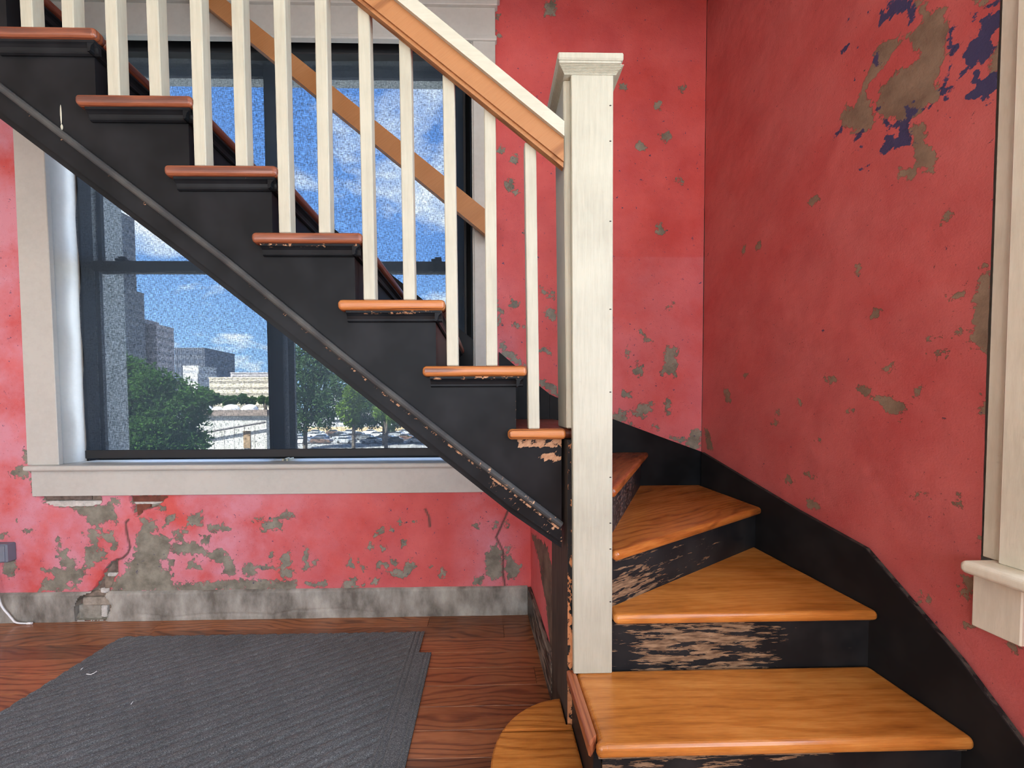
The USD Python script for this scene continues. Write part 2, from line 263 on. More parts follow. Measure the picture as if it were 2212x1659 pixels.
def white_paint(name, c1, c2, stretch=(40, 40, 3), bump=.0007, rough=.5):
    return M(name, {'g': ('geometry', {}), 'ms': ('mapping', {'scale': stretch}), 'n': ('noise_texture', {'scale': 3., 'detail': 5., 'roughness': .6}),
                    'n2': ('noise_texture', {'scale': 3.5, 'detail': 6., 'roughness': .6}), 'm': ('mix_float', {'fac': .6}), 'r': ('rgb_ramp', {'ramp': [(0, c1), (.34, c1), (.58, c2), (1, c2)]}),
                    'sp': ('noise_texture', {'scale': 26., 'detail': 5., 'roughness': .7}), 'sr': ('map_range', {'from_min': .66, 'from_max': .74, 'to_max': .22, 'clamp': True}), 'mx': ('mix_color', {'b': (.3, .25, .19)}),
                    'bp': ('bump', {'strength': .6, 'distance': bump}), 'p': ('principled_bsdf', {'roughness': rough})},
             [('g.position', 'ms.vector'), ('ms.vector', 'n.vector'), ('g.position', 'n2.vector'), ('g.position', 'sp.vector'), ('n.fac', 'm.a'), ('n2.fac', 'm.b'), ('m.result', 'r.fac'), ('r.color', 'mx.a'), ('sp.fac', 'sr.value'), ('sr.result', 'mx.fac'),
              ('mx.result', 'p.base_color'), ('n.fac', 'bp.height'), ('bp.normal', 'p.normal')], 'p.BSDF')
m_white = white_paint('cream_paint', (.33, .312, .236), (.42, .4, .308))
m_white_rail = white_paint('cream_paint_rail', (.4, .38, .29), (.48, .46, .36), (6, 40, 40))
m_trim = white_paint('trim_paint', (.44, .42, .375), (.5, .48, .43), (14, 14, 14), .0004, .45)
m_trim_r = white_paint('trim_paint_side', (.62, .57, .43), (.74, .69, .54), (30, 30, 4), .0008, .5)
m_frame = flat_mat('dark_bronze_frame', (.004, .0045, .005), .55, specular_ior_level=.2)
m_sash = flat_mat('grey_sash', (.03, .032, .034), .5)

# ------------------------------------------------------------------ the room's planes
YB, YP, YS, YW, XR = 1.10, 1.12, 1.15, 2.077, 1.17
YK, XK = YW - .022, XR - .022                          # faces of the wall strings
CEIL = 4.0
O = dict(x0=onY(157, 560, 2.18)[0], x1=onY(1021, 500, 2.10)[0], z0=onY(560, 1000, YW)[2], z1=onY(600, 85, 2.16)[2])   # window opening

# ------------------------------------------------------------------ wall_back: a plaster skin with peeled paint, cracks and two broken spots
def zpx(ox, oy, s, pts, Y=YW): return polyY([(ox + x / s, oy + y / s) for x, y in pts], Y)
def oval(px, py, rx, ry=None, Y=YW):
    a = onY(px, py, Y); k = Y / F; return (a[0], a[2], rx * k, (ry or rx) * k)
A_ = lambda pts: zpx(80, 1060, 5.924, pts)
B_ = lambda pts: zpx(0, 1100, 2.967, pts)
C_ = lambda pts: zpx(740, 1100, 2.967, pts)
D_ = lambda pts: zpx(740, 550, 2.962, pts)
E_ = lambda pts: zpx(740, 0, 2.962, pts)
G_ = lambda pts: zpx(1300, 880, 4.88, pts)
bare = [A_(p) for p in (
    [(430, 190), (880, 180), (960, 90), (1060, 100), (1050, 180), (960, 200), (1000, 330), (1050, 400), (1020, 430), (900, 375), (780, 460), (720, 440), (640, 380), (640, 320), (560, 320), (500, 250)],
    [(800, 470), (700, 490), (640, 560), (580, 545), (680, 600), (680, 680), (610, 740), (620, 850), (590, 890), (600, 1000), (680, 1000), (780, 920), (890, 860), (880, 790), (800, 740), (750, 770), (780, 650), (780, 560)],
    [(880, 540), (960, 540), (1025, 650), (1010, 770), (940, 740), (970, 680), (850, 630), (820, 590)], [(270, 590), (240, 650), (270, 740), (300, 740), (290, 640), (310, 610)],
    [(300, 740), (250, 840), (310, 870), (310, 950), (480, 990), (510, 900), (450, 860), (380, 800), (430, 735)],
    [(80, 1000), (350, 980), (640, 1000), (600, 1090), (500, 1190), (440, 1150), (390, 1210), (510, 1250), (30, 1290), (110, 1130), (230, 1130), (240, 1090)],
    [(1340, 340), (1500, 380), (1525, 450), (1470, 550), (1640, 590), (1710, 680), (1700, 760), (1620, 890), (1560, 910), (1600, 1000), (1720, 1020), (1740, 1190), (1900, 1180), (1900, 1300), (930, 1300), (960, 1170), (1060, 1100), (1180, 980), (1130, 930), (1140, 890), (1230, 890), (1250, 780), (1270, 650), (1300, 560), (1330, 500)],
    [(1620, 340), (1770, 310), (1820, 360), (1700, 420), (1600, 470), (1650, 400)], [(1540, 195), (1640, 200), (1650, 250), (1590, 270), (1540, 230)],
    [(1740, 510), (1840, 510), (1900, 460), (1930, 480), (1910, 540), (1810, 560), (1900, 600), (1890, 640), (1780, 640), (1750, 580)],
    [(1830, 670), (2014, 660), (2014, 760), (1860, 740), (1800, 810), (1740, 770)], [(1700, 860), (1740, 880), (1740, 970), (1690, 960), (1670, 920)], [(1930, 890), (2014, 880), (2014, 990), (1920, 990)])]
bare += [B_(p) for p in (
    [(1215, 30), (1290, 20), (1310, 110), (1200, 90)], [(1680, 100), (1740, 60), (1840, 10), (1900, 40), (1800, 70), (1820, 140), (1770, 130), (1670, 140)], [(1340, 100), (1440, 90), (1470, 130), (1330, 145)],
    [(1110, 170), (1190, 190), (1150, 130), (1200, 115), (1130, 130)], [(1110, 215), (1280, 220), (1330, 280), (1420, 250), (1490, 340), (1520, 400), (1500, 430), (1420, 420), (1430, 350), (1340, 320), (1290, 290), (1130, 285)],
    [(1290, 170), (1350, 170), (1340, 230), (1290, 220)], [(1550, 360), (1600, 330), (1650, 370), (1640, 420), (1560, 430)],
    [(1800, 290), (1840, 265), (1880, 330), (1840, 380), (1880, 390), (1860, 440), (1800, 430), (1790, 380), (1650, 380), (1650, 360), (1790, 360)], [(1940, 330), (1960, 240), (1980, 270), (1980, 380), (1950, 400)],
    [(1990, 320), (2050, 330), (2010, 360)], [(1200, 330), (1290, 350), (1290, 390), (1200, 380)], [(1730, 260), (1755, 270), (1750, 325), (1725, 310)], [(1110, 480), (1500, 445), (1900, 460), (1900, 520), (1100, 530)],
    [(1610, 60), (1690, 50), (1690, 75), (1620, 75)], [(1960, 470), (2090, 460), (2080, 500), (1980, 495)])]
bare += [C_(p) for p in (
    [(210, 150), (250, 120), (265, 150), (210, 185)], [(30, 360), (50, 300), (75, 340), (70, 375)], [(209, 350), (250, 335), (300, 355), (290, 375), (215, 375)],
    [(290, 400), (380, 390), (400, 340), (450, 330), (470, 370), (440, 410), (400, 440), (350, 440)], [(0, 470), (80, 440), (80, 490), (150, 480), (100, 505), (0, 510)],
    [(960, 80), (1000, 80), (1000, 120), (970, 130), (950, 110)], [(920, 280), (980, 220), (1020, 270), (1030, 430), (960, 450), (920, 420)], [(1050, 220), (1080, 240), (1070, 300), (1150, 370), (1100, 430), (1050, 440), (1045, 330)],
    [(840, 440), (900, 430), (890, 480), (850, 470)])]
for x, y, r in ((310, 130, 9), (380, 80, 10), (130, 370, 15), (335, 342, 16), (395, 220, 13), (170, 240, 15), (265, 250, 11), (640, 405, 20), (210, 460, 17), (860, 100, 15), (1045, 100, 14), (470, 75, 8), (570, 375, 8), (95, 330, 7)):
    bare.append(oval(740 + x / 2.967, 1100 + y / 2.967, r / 2.967 * 1.15))
bare += [D_(p) for p in (
    [(1070, 270), (1130, 310), (1110, 350), (1070, 330)], [(1260, 210), (1350, 240), (1360, 280), (1280, 260)], [(1290, 340), (1360, 350), (1360, 420), (1310, 410)], [(1270, 590), (1330, 600), (1350, 640), (1260, 612)],
    [(1250, 790), (1310, 810), (1360, 850), (1370, 900), (1320, 880), (1255, 830)], [(1085, 430), (1160, 455), (1150, 470), (1090, 450)], [(1000, 560), (1030, 540), (1050, 600), (1120, 660), (1180, 720), (1100, 700), (1020, 640)], [(990, 300), (1010, 340), (1020, 420), (1000, 450)],
    [(2070, 590), (2140, 600), (2130, 770), (2050, 760)], [(1880, 690), (1930, 740), (1910, 790), (1860, 750)], [(1790, 870), (1840, 880), (1830, 920), (1790, 905)], [(1920, 950), (1980, 950), (1975, 1010), (1850, 1040), (1850, 1010)],
    [(2070, 920), (2100, 920), (2090, 1040), (2065, 1030)], [(1735, 1020), (1800, 1010), (1840, 1070), (1735, 1070)], [(1820, 600), (1850, 620), (1830, 660)], [(1910, 490), (1950, 520), (1980, 560), (1930, 540)], [(2080, 330), (2110, 310), (2100, 360)])]
bare += [G_(p) for p in ([(130, 100), (180, 40), (240, 60), (240, 100), (340, 190), (200, 150)], [(470, 0), (520, 0), (510, 60), (460, 20)], [(310, 30), (470, 60), (440, 110), (320, 80)], [(540, 180), (610, 210), (600, 232), (540, 200)],
                       [(730, 310), (900, 345), (980, 230), (1030, 250), (1045, 440), (980, 450), (850, 380)])]
bare += [E_(p) for p in ([(1755, 540), (1815, 540), (1800, 580)], [(1290, 40), (1330, 0), (1365, 0), (1365, 100), (1290, 100)], [(2030, 860), (2090, 840), (2120, 880), (2070, 915)], [(2150, 550), (2192, 540), (2180, 580)])]
for x, y, r in ((2020, 675, 25), (1910, 935, 24), (2030, 1465, 27), (2155, 1150, 17), (1100, 1010, 22), (1020, 960, 20), (1070, 1180, 25), (1110, 1240, 12), (990, 100, 16), (990, 230, 14), (1180, 1480, 10)): bare.append(oval(740 + x / 2.962, y / 2.962, r / 2.962, r * 1.1 / 2.962))
bare += [polyY([(50, 975), (66, 968), (70, 1005), (52, 1000)], YW), polyY([(22, 1020), (40, 1005), (66, 1012), (66, 1030), (30, 1032)], YW), polyY([(66, 1015), (74, 1015), (74, 1072), (68, 1060)], YW), oval(0, 1160, 16, 7), oval(36, 1122, 4), oval(58, 1148, 10, 6), oval(20, 1222, 14, 22)]
crack1 = A_([(1170, 370), (1130, 410), (1150, 560), (1190, 720), (1160, 800), (1100, 860), (1020, 890)])
crack2 = C_([(1060, 10), (1040, 60), (985, 180), (1030, 270), (1030, 420), (1055, 580)])
crack3 = C_([(530, 0), (555, 50), (560, 110)]); crack4 = E_([(1330, 1480), (1440, 1450)])
holes = [A_([(1025, 885), (1020, 1050), (990, 1100), (960, 1180), (920, 1260), (890, 1330), (970, 1475), (900, 1650), (500, 1650), (500, 1480), (560, 1350), (720, 1290), (830, 1120), (880, 1000), (960, 905)]),
         A_([(1190, 70), (1665, 70), (1550, 190), (1350, 250), (1280, 330), (1240, 300), (1240, 180), (1190, 130)]),
         A_([(50, 70), (800, 70), (830, 150), (700, 200), (280, 212), (60, 150)])]
def in_holes(p): return field(p, holes, .006, .004, 5)
gx, gz = np.arange(-3.69, XR + .004, .0079), np.arange(0, 3.42, .0079)
P, Q = grid(gx, gz)
cen = P[Q].mean(1)
Q = Q[~((cen[:, 0] > O['x0'] - .02) & (cen[:, 0] < O['x1'] + .02) & (cen[:, 1] > O['z0'] - .02) & (cen[:, 1] < O['z1'] + .02))]
P, T = prune(P, tri(Q))
wv = .5 + .66 * field(P, bare, .026, .005, 2) + .3 * (meshkit.fbm(np.column_stack([P * 5, P[:, :1] * 0]), 3, 8) - .5)
hole = in_holes(P)
wv = np.where((hole > -.3) | (P[:, 1] < .15), 1.2, wv)
crk = np.minimum.reduce([along(P, c) for c in (crack1, crack2, crack3)])
stain = np.clip(1.5 - crk / .0055, 0, 1) * .95
low = np.clip((.62 - P[:, 1]) / .5, 0, 1); lft = np.clip((-.35 - P[:, 0]) / .9, 0, 1)
pale = np.clip(.1 + .95 * np.clip((-.9 - P[:, 0]) / 1.2, 0, 1) + .45 * lft + .75 * np.clip(1 - abs(P[:, 0]) / .22, 0, 1) * np.clip((1.9 - P[:, 1]) / .5, 0, 1) + .22 * ((P[:, 0] > .55) & (P[:, 1] < onY(1400, 556, YW)[2])), 0, 1)
yy = YW + np.clip((hole + .3) / .6, 0, 1) * .030 + .004 * (meshkit.fbm(np.column_stack([P * 2.2, P[:, :1] * 0]), 2, 3) - .5) + np.clip(1 - crk / .006, 0, 1) * .004
V = np.column_stack([P[:, 0], yy, P[:, 1]])
wall = trimesh.Trimesh(V, T, process=False)
wall_back = thing('wall_back', kind='structure')
obj('plaster', wall, m_wall, wall_back, smooth=True, prim={'wear': wv, 'stain': stain, 'pale': pale, 'blue': P[:, 0] * 0})
rest = [plain(-3.9, -3.685, YW, YW + .4, -.2, CEIL), plain(-3.7, XR + .5, YW + .001, YW + .4, 3.40, CEIL), plain(-3.7, XR + .5, YW + .06, YW + .4, -.2, O['z0'] - .06),
        plain(-3.7, O['x0'] - .02, YW + .06, YW + .4, O['z0'] - .06, 3.40), plain(O['x1'] + .02, XR + .5, YW + .06, YW + .4, O['z0'] - .06, 3.40), plain(O['x0'] - .02, O['x1'] + .02, YW + .01, YW + .4, O['z1'] + .02, 3.40)]
obj('masonry', rest, flat_mat('wall_red', RED1, .65), wall_back)
m_bk = [noisy(f'brick_{i}', a, b, 30., .85, .002, 70.) for i, (a, b) in enumerate([((.09, .065, .05), (.2, .15, .12)), ((.13, .1, .075), (.26, .2, .15)), ((.2, .17, .13), (.36, .31, .25)), ((.1, .028, .017), (.19, .06, .035)), ((.42, .4, .36), (.6, .57, .52)), ((.17, .155, .125), (.3, .28, .23))])]
def brick(x0, y0, x1, y1, m, d=0., turn=0.):
    a, b = onY(80 + x0 / 5.924, 1060 + y0 / 5.924, YW), onY(80 + x1 / 5.924, 1060 + y1 / 5.924, YW)
    obj('brick', bx(a[0], b[0], YW + .012 + d, YW + .06, b[2], a[2], .003), m_bk[m], wall_back)
def mortar(x0, y0, x1, y1, d=.0):
    a, b = onY(80 + x0 / 5.924, 1060 + y0 / 5.924, YW), onY(80 + x1 / 5.924, 1060 + y1 / 5.924, YW)
    m = fine(bx(a[0], b[0], YW + .010 + d, YW + .06, b[2], a[2], .004), .008); m.vertices += (meshkit.noise(m.vertices * 90)[:, None] - .5) * .004
    obj('mortar', m, m_bk[4], wall_back)
for a in ((840, 880, 1040, 1062, 0, .008), (830, 1110, 985, 1262, 1), (640, 1110, 826, 1275, 0, .01), (555, 1300, 960, 1366, 1, .004), (565, 1374, 980, 1470, 2, -.006), (495, 1478, 795, 1650, 5, .002), (885, 1478, 985, 1650, 1, .004), (500, 1374, 558, 1470, 0, .01)): brick(*a)
for a in ((870, 1068, 1000, 1108), (780, 1262, 900, 1322), (800, 1478, 882, 1632, -.004)): mortar(*a)
for a in ((1195, 60, 1690, 146, 3, .0), (1235, 180, 1420, 335, 3, .004), (60, 60, 660, 128, 0, .004), (672, 60, 830, 128, 1, .002)): brick(*a)
for a in ((1200, 150, 1580, 178, .004), (90, 140, 820, 212, -.002)): mortar(*a)
obj('mortar', [plain(*(lambda a, b: (a[0], b[0], YW + .026, YW + .058, b[2], a[2]))(onY(80 + x0 / 5.924, 1060 + y0 / 5.924, YW), onY(80 + x1 / 5.924, 1060 + y1 / 5.924, YW))) for x0, y0, x1, y1 in ((470, 870, 1050, 1660), (1180, 60, 1690, 345), (40, 60, 840, 220))], m_bk[5], wall_back)

# ------------------------------------------------------------------ baseboard_back: a strip of bare cement
bx1 = onY(1141, 1300, YW)[0]
P, Q = grid(np.arange(-3.69, bx1, .0065), np.linspace(-.005, .158, 27))
cen = P[Q].mean(1); hb = field(cen, holes[:1], .006, .003, 5); Q = Q[hb < 0]
P, T = prune(P, tri(Q))
top = .158 + .004 * (meshkit.fbm(np.column_stack([P[:, :1] * 9, P[:, :1] * 0, P[:, :1] * 0]), 3, 4) - .5)
cl = zpx(0, 1100, 2.967, [(900, 665), (1120, 685), (1300, 668), (1500, 660), (1750, 668), (1900, 640), (2190, 630), (2400, 655)])
ck = np.minimum(along(P, cl), along(P, crack2)); h1 = field(P, holes[:1], .012, .003, 5)
yb = YW - .014 + .007 * (meshkit.fbm(np.column_stack([P * 7, P[:, :1] * 0]), 4, 6) - .5) + np.clip(1 - ck / .006, 0, 1) * .005 + np.clip((P[:, 1] - .150) / .008, 0, 1) * .014 + np.clip(h1 + 1, 0, 1) * .006
strip = trimesh.Trimesh(np.column_stack([P[:, 0], yb, np.minimum(P[:, 1], top)]), T, process=False)
bbk = thing('baseboard_back', kind='structure')
obj('cement_strip', strip, m_conc, bbk, smooth=True)
hx = [p[0] for p in holes[0]]; hx0, hx1 = min(p[0] for p in holes[0] if p[1] < .16), max(p[0] for p in holes[0] if p[1] < .16)
obj('cement_core', [plain(-3.5, hx0, YW - .006, YW + .02, -.01, .15), plain(hx1, bx1, YW - .006, YW + .02, -.01, .15)], m_conc, bbk)

# ------------------------------------------------------------------ wall_right
def Rr(ox, oy, s, pts): return polyX([(ox + x / s, oy + y / s) for x, y in pts], XR)
R1 = lambda p: Rr(1780, 0, 3.949, p); R2 = lambda p: Rr(1472, 550, 2.962, p); R0 = lambda p: Rr(1472, 0, 2.962, p); R3 = lambda p: Rr(1472, 1100, 2.967, p)
def ovx(px, py, rx, ry=None):
    a = onX(px, py, XR); b = onX(px + rx, py, XR); return (a[1], a[2], abs(a[1] - b[1]) + .002, (ry or rx) * a[1] / F)
bare_r = [R1(p) for p in (
    [(770, 0), (880, 0), (890, 110), (1060, 60), (1040, 300), (1050, 480), (1000, 560), (970, 700), (1010, 880), (900, 880), (760, 1040), (700, 1050), (500, 1020), (460, 900), (480, 760), (620, 620), (860, 470), (740, 380), (700, 290), (860, 200)],
    [(400, 1110), (240, 1130), (180, 1060), (150, 980), (190, 890), (230, 950), (290, 880), (310, 800), (380, 620), (430, 470), (500, 340), (620, 320), (690, 340), (560, 480), (480, 620), (370, 760), (370, 850), (440, 960)],
    [(720, 1080), (880, 1060), (880, 1230), (970, 1300), (940, 1470), (820, 1440), (760, 1550), (620, 1500), (650, 1440), (780, 1420), (760, 1250)], [(1420, 520), (1500, 330), (1620, 200), (1640, 600), (1450, 600)], [(1280, 0), (1400, 0), (1380, 50), (1300, 60)], [(1600, 0), (1660, 0), (1640, 300), (1590, 200)])]
bare_r += [R2(p) for p in (
    [(1860, 430), (1850, 540), (1890, 620), (1960, 640), (1990, 540), (2040, 300), (1980, 150), (1930, 60), (1910, 200), (1870, 260)], [(930, 770), (1000, 800), (960, 830), (920, 800)],
    [(1110, 840), (1200, 850), (1240, 910), (1350, 920), (1440, 960), (1400, 1060), (1300, 1000), (1250, 930), (1150, 890)], [(150, 1110), (175, 1130), (205, 1250), (165, 1250)], [(1740, 1600), (1790, 1500), (1790, 1620)])]
bare_r += [R3(p) for p in ([(1970, 0), (2035, 0), (2025, 340), (1920, 300), (1940, 200)], [(1790, 420), (1870, 430), (1850, 600), (1800, 540)], [(2100, 870), (2180, 890), (2180, 950), (2120, 930)], [(1560, 540), (1600, 560), (1570, 610)])]
bare_r += [R0([(2085, 1200), (2100, 1250), (2080, 1480), (2055, 1400)]), R2([(265, 850), (300, 870), (325, 950), (290, 940)])]
for x, y, r, q in ((1130, 95, 20, 20), (1250, 375, 26, 26), (1315, 720, 25, 22), (610, 1010, 18, 22), (600, 1080, 14, 18), (1510, 880, 24, 22), (1070, 1005, 18, 16), (690, 1440, 22, 22), (840, 1600, 32, 40), (820, 1410, 28, 12), (1750, 265, 36, 18), (1770, 510, 22, 26), (1660, 630, 26, 16), (1610, 545, 20, 16), (750, 945, 12, 18), (405, 770, 10, 12), (875, 1190, 10, 14), (1945, 960, 18, 40), (1485, 1530, 14, 22), (1575, 1545, 10, 12)): bare_r.append(ovx(1472 + x / 2.962, 550 + y / 2.962, r / 2.962, q / 2.962))
bare_r += [ovx(1758, 435, 9, 10), ovx(2040, 470, 8, 12), ovx(1638, 530, 6, 9), ovx(1606, 540, 5, 8), ovx(2085, 1000 + 350, 5, 6), ovx(1985, 1290, 4, 8)]
blue_r = [R1(p) for p in (
    [(530, 0), (750, 0), (780, 180), (720, 210), (690, 120), (600, 140), (480, 210), (490, 90), (550, 80)],
    [(500, 1020), (560, 1020), (700, 1060), (700, 900), (750, 860), (790, 950), (720, 1100), (750, 1250), (620, 1260), (490, 1340), (500, 1180), (560, 1150), (620, 1180), (680, 1110), (600, 1110), (520, 1070)],
    [(1010, 1000), (1080, 960), (1095, 990), (1030, 1035)], [(1050, 290), (1120, 180), (1100, 330), (1130, 450), (1060, 470)], [(1010, 750), (1085, 750), (1050, 860), (1010, 870)], [(1060, 560), (1090, 500), (1050, 700), (1020, 760)],
    [(1360, 140), (1560, 90), (1580, 170), (1440, 300), (1450, 420), (1360, 540), (1290, 570), (1150, 640), (1220, 560), (1200, 480), (1230, 350), (1330, 250)], [(1280, 600), (1340, 570), (1330, 700), (1540, 600), (1530, 700), (1360, 860), (1230, 850), (1220, 800), (1310, 720)],
    [(1340, 60), (1500, 0), (1600, 0), (1440, 40)], [(410, 540), (450, 450), (480, 560)], [(830, 930), (920, 890), (900, 950)], [(1250, 80), (1310, 110), (1310, 190), (1260, 170)])]
red_in = [R1(p) for p in ([(1280, 480), (1310, 310), (1360, 260), (1370, 400), (1320, 470)], [(560, 1190), (640, 1150), (690, 1160), (600, 1210)], [(850, 400), (930, 350), (940, 450), (860, 470)])]
for x, y, r in ((185, 410, 18), (290, 405, 10), (280, 660, 9), (370, 125, 12), (130, 1120, 22), (290, 1160, 22), (310, 1255, 13), (330, 1440, 15), (210, 160, 9), (1385, 880, 12), (1440, 885, 8), (440, 950, 9)): blue_r.append(ovx(1780 + x / 3.949, y / 3.949, r / 3.949, r * 1.2 / 3.949))
gy, gz = np.arange(.24, YW + .006, .0072), np.arange(0, 3.48, .0079)
P, Q = grid(gy, gz); T = tri(Q)
WR = dict(y1=onX(2158, 1200, XR)[1], z0=onX(2153, 1217, XR)[2], y0=-1.65, z1=2.9)      # opening of the right-hand window
cut = lambda p: (p[:, 0] < WR['y1'] + .03) & (p[:, 1] > WR['z0'] - .01)
T = T[~cut(P[T].mean(1))]; P, T = prune(P, T)
soft = np.where(P[:, 1] > 1.6, .02, .02)
wv = .5 + .6 * field(P, bare_r, .014, .005, 12) - .5 * np.maximum(field(P, red_in, .014, .005, 13), 0) + .16 * (meshkit.fbm(np.column_stack([P * 5, P[:, :1] * 0]), 3, 18) - .5)
bl = .5 + .6 * field(P, blue_r, .012, .006, 22) - .3 * np.maximum(field(P, red_in, .014, .005, 13), 0)
V = np.column_stack([XR + .006 * (meshkit.fbm(np.column_stack([P * 2.5, P[:, :1] * 0]), 3, 30) - .5) + .0022 * (meshkit.fbm(np.column_stack([P * 28, P[:, :1] * 0]), 3, 31) - .5), P[:, 0], P[:, 1]])
wall_right = thing('wall_right', kind='structure')
mr = trimesh.Trimesh(V, T, process=False); mr.invert()
obj('plaster', mr, m_wall_r, wall_right, smooth=True, prim={'wear': wv, 'blue': bl, 'pale': .25 + 0 * bl, 'stain': 0 * bl})
m_side = flat_mat('wall_plain', (.5, .47, .42), .8)
obj('masonry', [plain(XR + .02, XR + .4, WR['y1'] + .03, YW + .5, -.2, CEIL), plain(XR + .02, XR + .4, .24, WR['y1'] + .04, -.2, WR['z0'] - .02), plain(XR, XR + .4, -2.0, WR['y0'], WR['z0'] - .02, CEIL), plain(XR, XR + .4, -3.4, -3.3, WR['z0'] - .02, CEIL), plain(XR, XR + .4, -3.3, -2.0, 2.75, CEIL),
               plain(XR, XR + .4, WR['y0'], WR['y1'] + .03, WR['z1'], CEIL), plain(XR, XR + .03, WR['y1'] + .03, YW, 3.47, CEIL)], m_side, wall_right)
low_r = fine(plain(XR + .0005, XR + .4, -3.4, .2405, -.2, WR['z0'] - .02), .1)
obj('plaster', low_r, m_wall_r, wall_right, prim={'wear': np.full(len(low_r.vertices), -.1), 'blue': np.full(len(low_r.vertices), -.3), 'pale': np.full(len(low_r.vertices), .25), 'stain': np.zeros(len(low_r.vertices))})

# ------------------------------------------------------------------ the rest of the shell
XL, YF = -3.7, -3.4
obj('wall_left', plain(XL - .2, XL, YF - .2, YW + .4, -.2, CEIL), m_side, kind='structure')
FW = [(-1.55, .35), (-3.25, -2.15)]
segs = [plain(XL, XR + .4, YF - .25, YF, -.2, .8), plain(XL, XR + .4, YF - .25, YF, 2.75, CEIL), plain(.35, XR + .4, YF - .25, YF, .8, 2.75), plain(-2.15, -1.55, YF - .25, YF, .8, 2.75), plain(XL, -3.25, YF - .25, YF, .8, 2.75)]
obj('wall_front', segs, m_side, kind='structure')
m_ceil = flat_mat('ceiling_white', (.6, .56, .5), .8)
ce = thing('ceiling', kind='structure')                 # the room's ceiling stops short of the stairwell, which is open to the floor above
obj('room_ceiling', plain(XL - .2, XR + .4, YF - .25, .9, 2.95, 3.25), m_ceil, ce); obj('stairwell_wall', plain(XL - .2, XR + .4, .8, .9, 3.25, CEIL), m_side, ce); obj('stairwell_ceiling', plain(XL - .2, XR + .4, .8, YW + .4, CEIL, CEIL + .2), m_ceil, ce)

# floor: strip oak, board by board
fl = thing('floor', kind='structure')
obj('subfloor', plain(XL, XR, YF, YW, -.2, -.017), m_dark, fl)
bw, r_ = .108, np.random.default_rng(3)
yb_ = YW
while yb_ > -.4:
    x = XL + r_.uniform(-.9, 0)
    while x < .45:
        L = r_.uniform(.9, 2.1); x1 = min(x + L, .45)
        if x1 > XL: obj('plank', bx(max(x, XL) + .0004, x1 - .0004, yb_ - bw + .0004, yb_ - .0004, -.016, r_.uniform(-.0006, 0), .0012), m_floor, fl)
        x += L
    yb_ -= bw
obj('plank', [bx(XL, .45, YF, yb_, -.016, 0, .001), bx(.4508, XR, YF, YW, -.016, 0, .001)], m_floor, fl, kind='stuff')

# wall and baseboard under the stair
a0, a1 = onY(1139, 1334, YW)[0], onZ(1191, 1520, 0)
ux0, ux1, uy1 = a0, a1[0], a1[1]
P, Q = grid(np.arange(uy1, YW + .004, .008), np.arange(0, .962, .008)); T = tri(Q)
xw = lambda y: ux0 + (ux1 - ux0) * (YW - y) / (YW - uy1)
sc = polyX([(1155, 1150), (1182, 1180), (1197, 1260), (1206, 1300), (1204, 1400), (1188, 1400), (1180, 1300), (1168, 1210)], .25)
wu = .5 + .6 * field(P, [[(y, z) for y, z in sc]], .02, .006, 41) + .2 * (meshkit.fbm(np.column_stack([P * 6, P[:, :1] * 0]), 3, 42) - .5)
mu = trimesh.Trimesh(np.column_stack([xw(P[:, 0]) + .02 + .004 * (meshkit.fbm(np.column_stack([P * 9, P[:, :1] * 0]), 2, 43) - .5), P[:, 0], P[:, 1]]), T, process=False); mu.invert()
obj('wall_under_stair', mu, peeling('peeling_paint_under', RED1, RED2, PALE, (.07, .045, .03), (.17, .12, .08)), smooth=True, prim={'wear': wu, 'blue': 0 * wu, 'pale': .2 + 0 * wu, 'stain': 0 * wu}, kind='structure')
sk = fine(cham([[[(xw(y) + dx, y, z) for z in (0, .158)] for y in (uy1, YW - .016)] for dx in (0, .022)], .004), .02)
obj('baseboard_under_stair', sk, worn('baseboard_wood', (.03, .024, .02), (.06, .05, .04), (.14, .11, .085), (.22, .18, .14), (40, 7, 40), amp=.7), prim={'wear': np.full(len(sk.vertices), .5)}, kind='structure')

# ------------------------------------------------------------------ window_1: deep opening, casing, stool, dark double sashes
w1 = thing('window_1', kind='structure')
x0, x1, z0, z1 = O['x0'], O['x1'], O['z0'], O['z1']
yc, yo = YW - .02, YW + .4
cl0 = onY(68, 1000, yc)[0]; cl1 = onY(22, 280, yc)[0]; ci0 = onY(126.6, 999, yc)[0]; ci1 = onY(103, 560, yc)[0]
cr0, cr1 = onY(1024, 500, yc)[0], onY(1071, 300, yc)[0]
zt = onY(600, 82, yc)[2]
ci2 = ci1 + (ci1 - ci0) * 1.5
def casing(ax, bx_, z_lo, z_hi, top=None):
    (l0, r0), (l1, r1) = ax, bx_
    return cham([[[(l0, y, z_lo), (l1, y, z_hi)] for y in (yc, YW + .004)], [[(r0, y, z_lo), (r1, y, z_hi)] for y in (yc, YW + .004)]], .0025)
xa = (cl0 + cl1) / 2 - .006
obj('side_casing', casing((xa, ci0), (xa, ci0 - .012), z0, zt), m_trim, w1)
obj('side_casing', casing((cr0, cr1), (cr0, cr1), z0, zt), m_trim, w1)
zf0, zf1 = onY(900, 77, yc)[2], onY(900, 14, yc)[2]
obj('head_casing', bx(xa - .01, cr1, yc, YW + .004, zf0, zf1, .002), m_trim, w1)
obj('head_bead', bx(xa - .018, cr1 + .008, yc - .012, YW + .004, zt - .004, zf0, .005), m_trim, w1)
obj('head_crown', [bx(xa - .02, cr1 + .012, yc - .016, YW + .004, zf1, zf1 + .03, .003), bx(xa - .03, cr1 + .024, yc - .03, YW + .004, zf1 + .03, zf1 + .055, .004)], m_trim, w1)
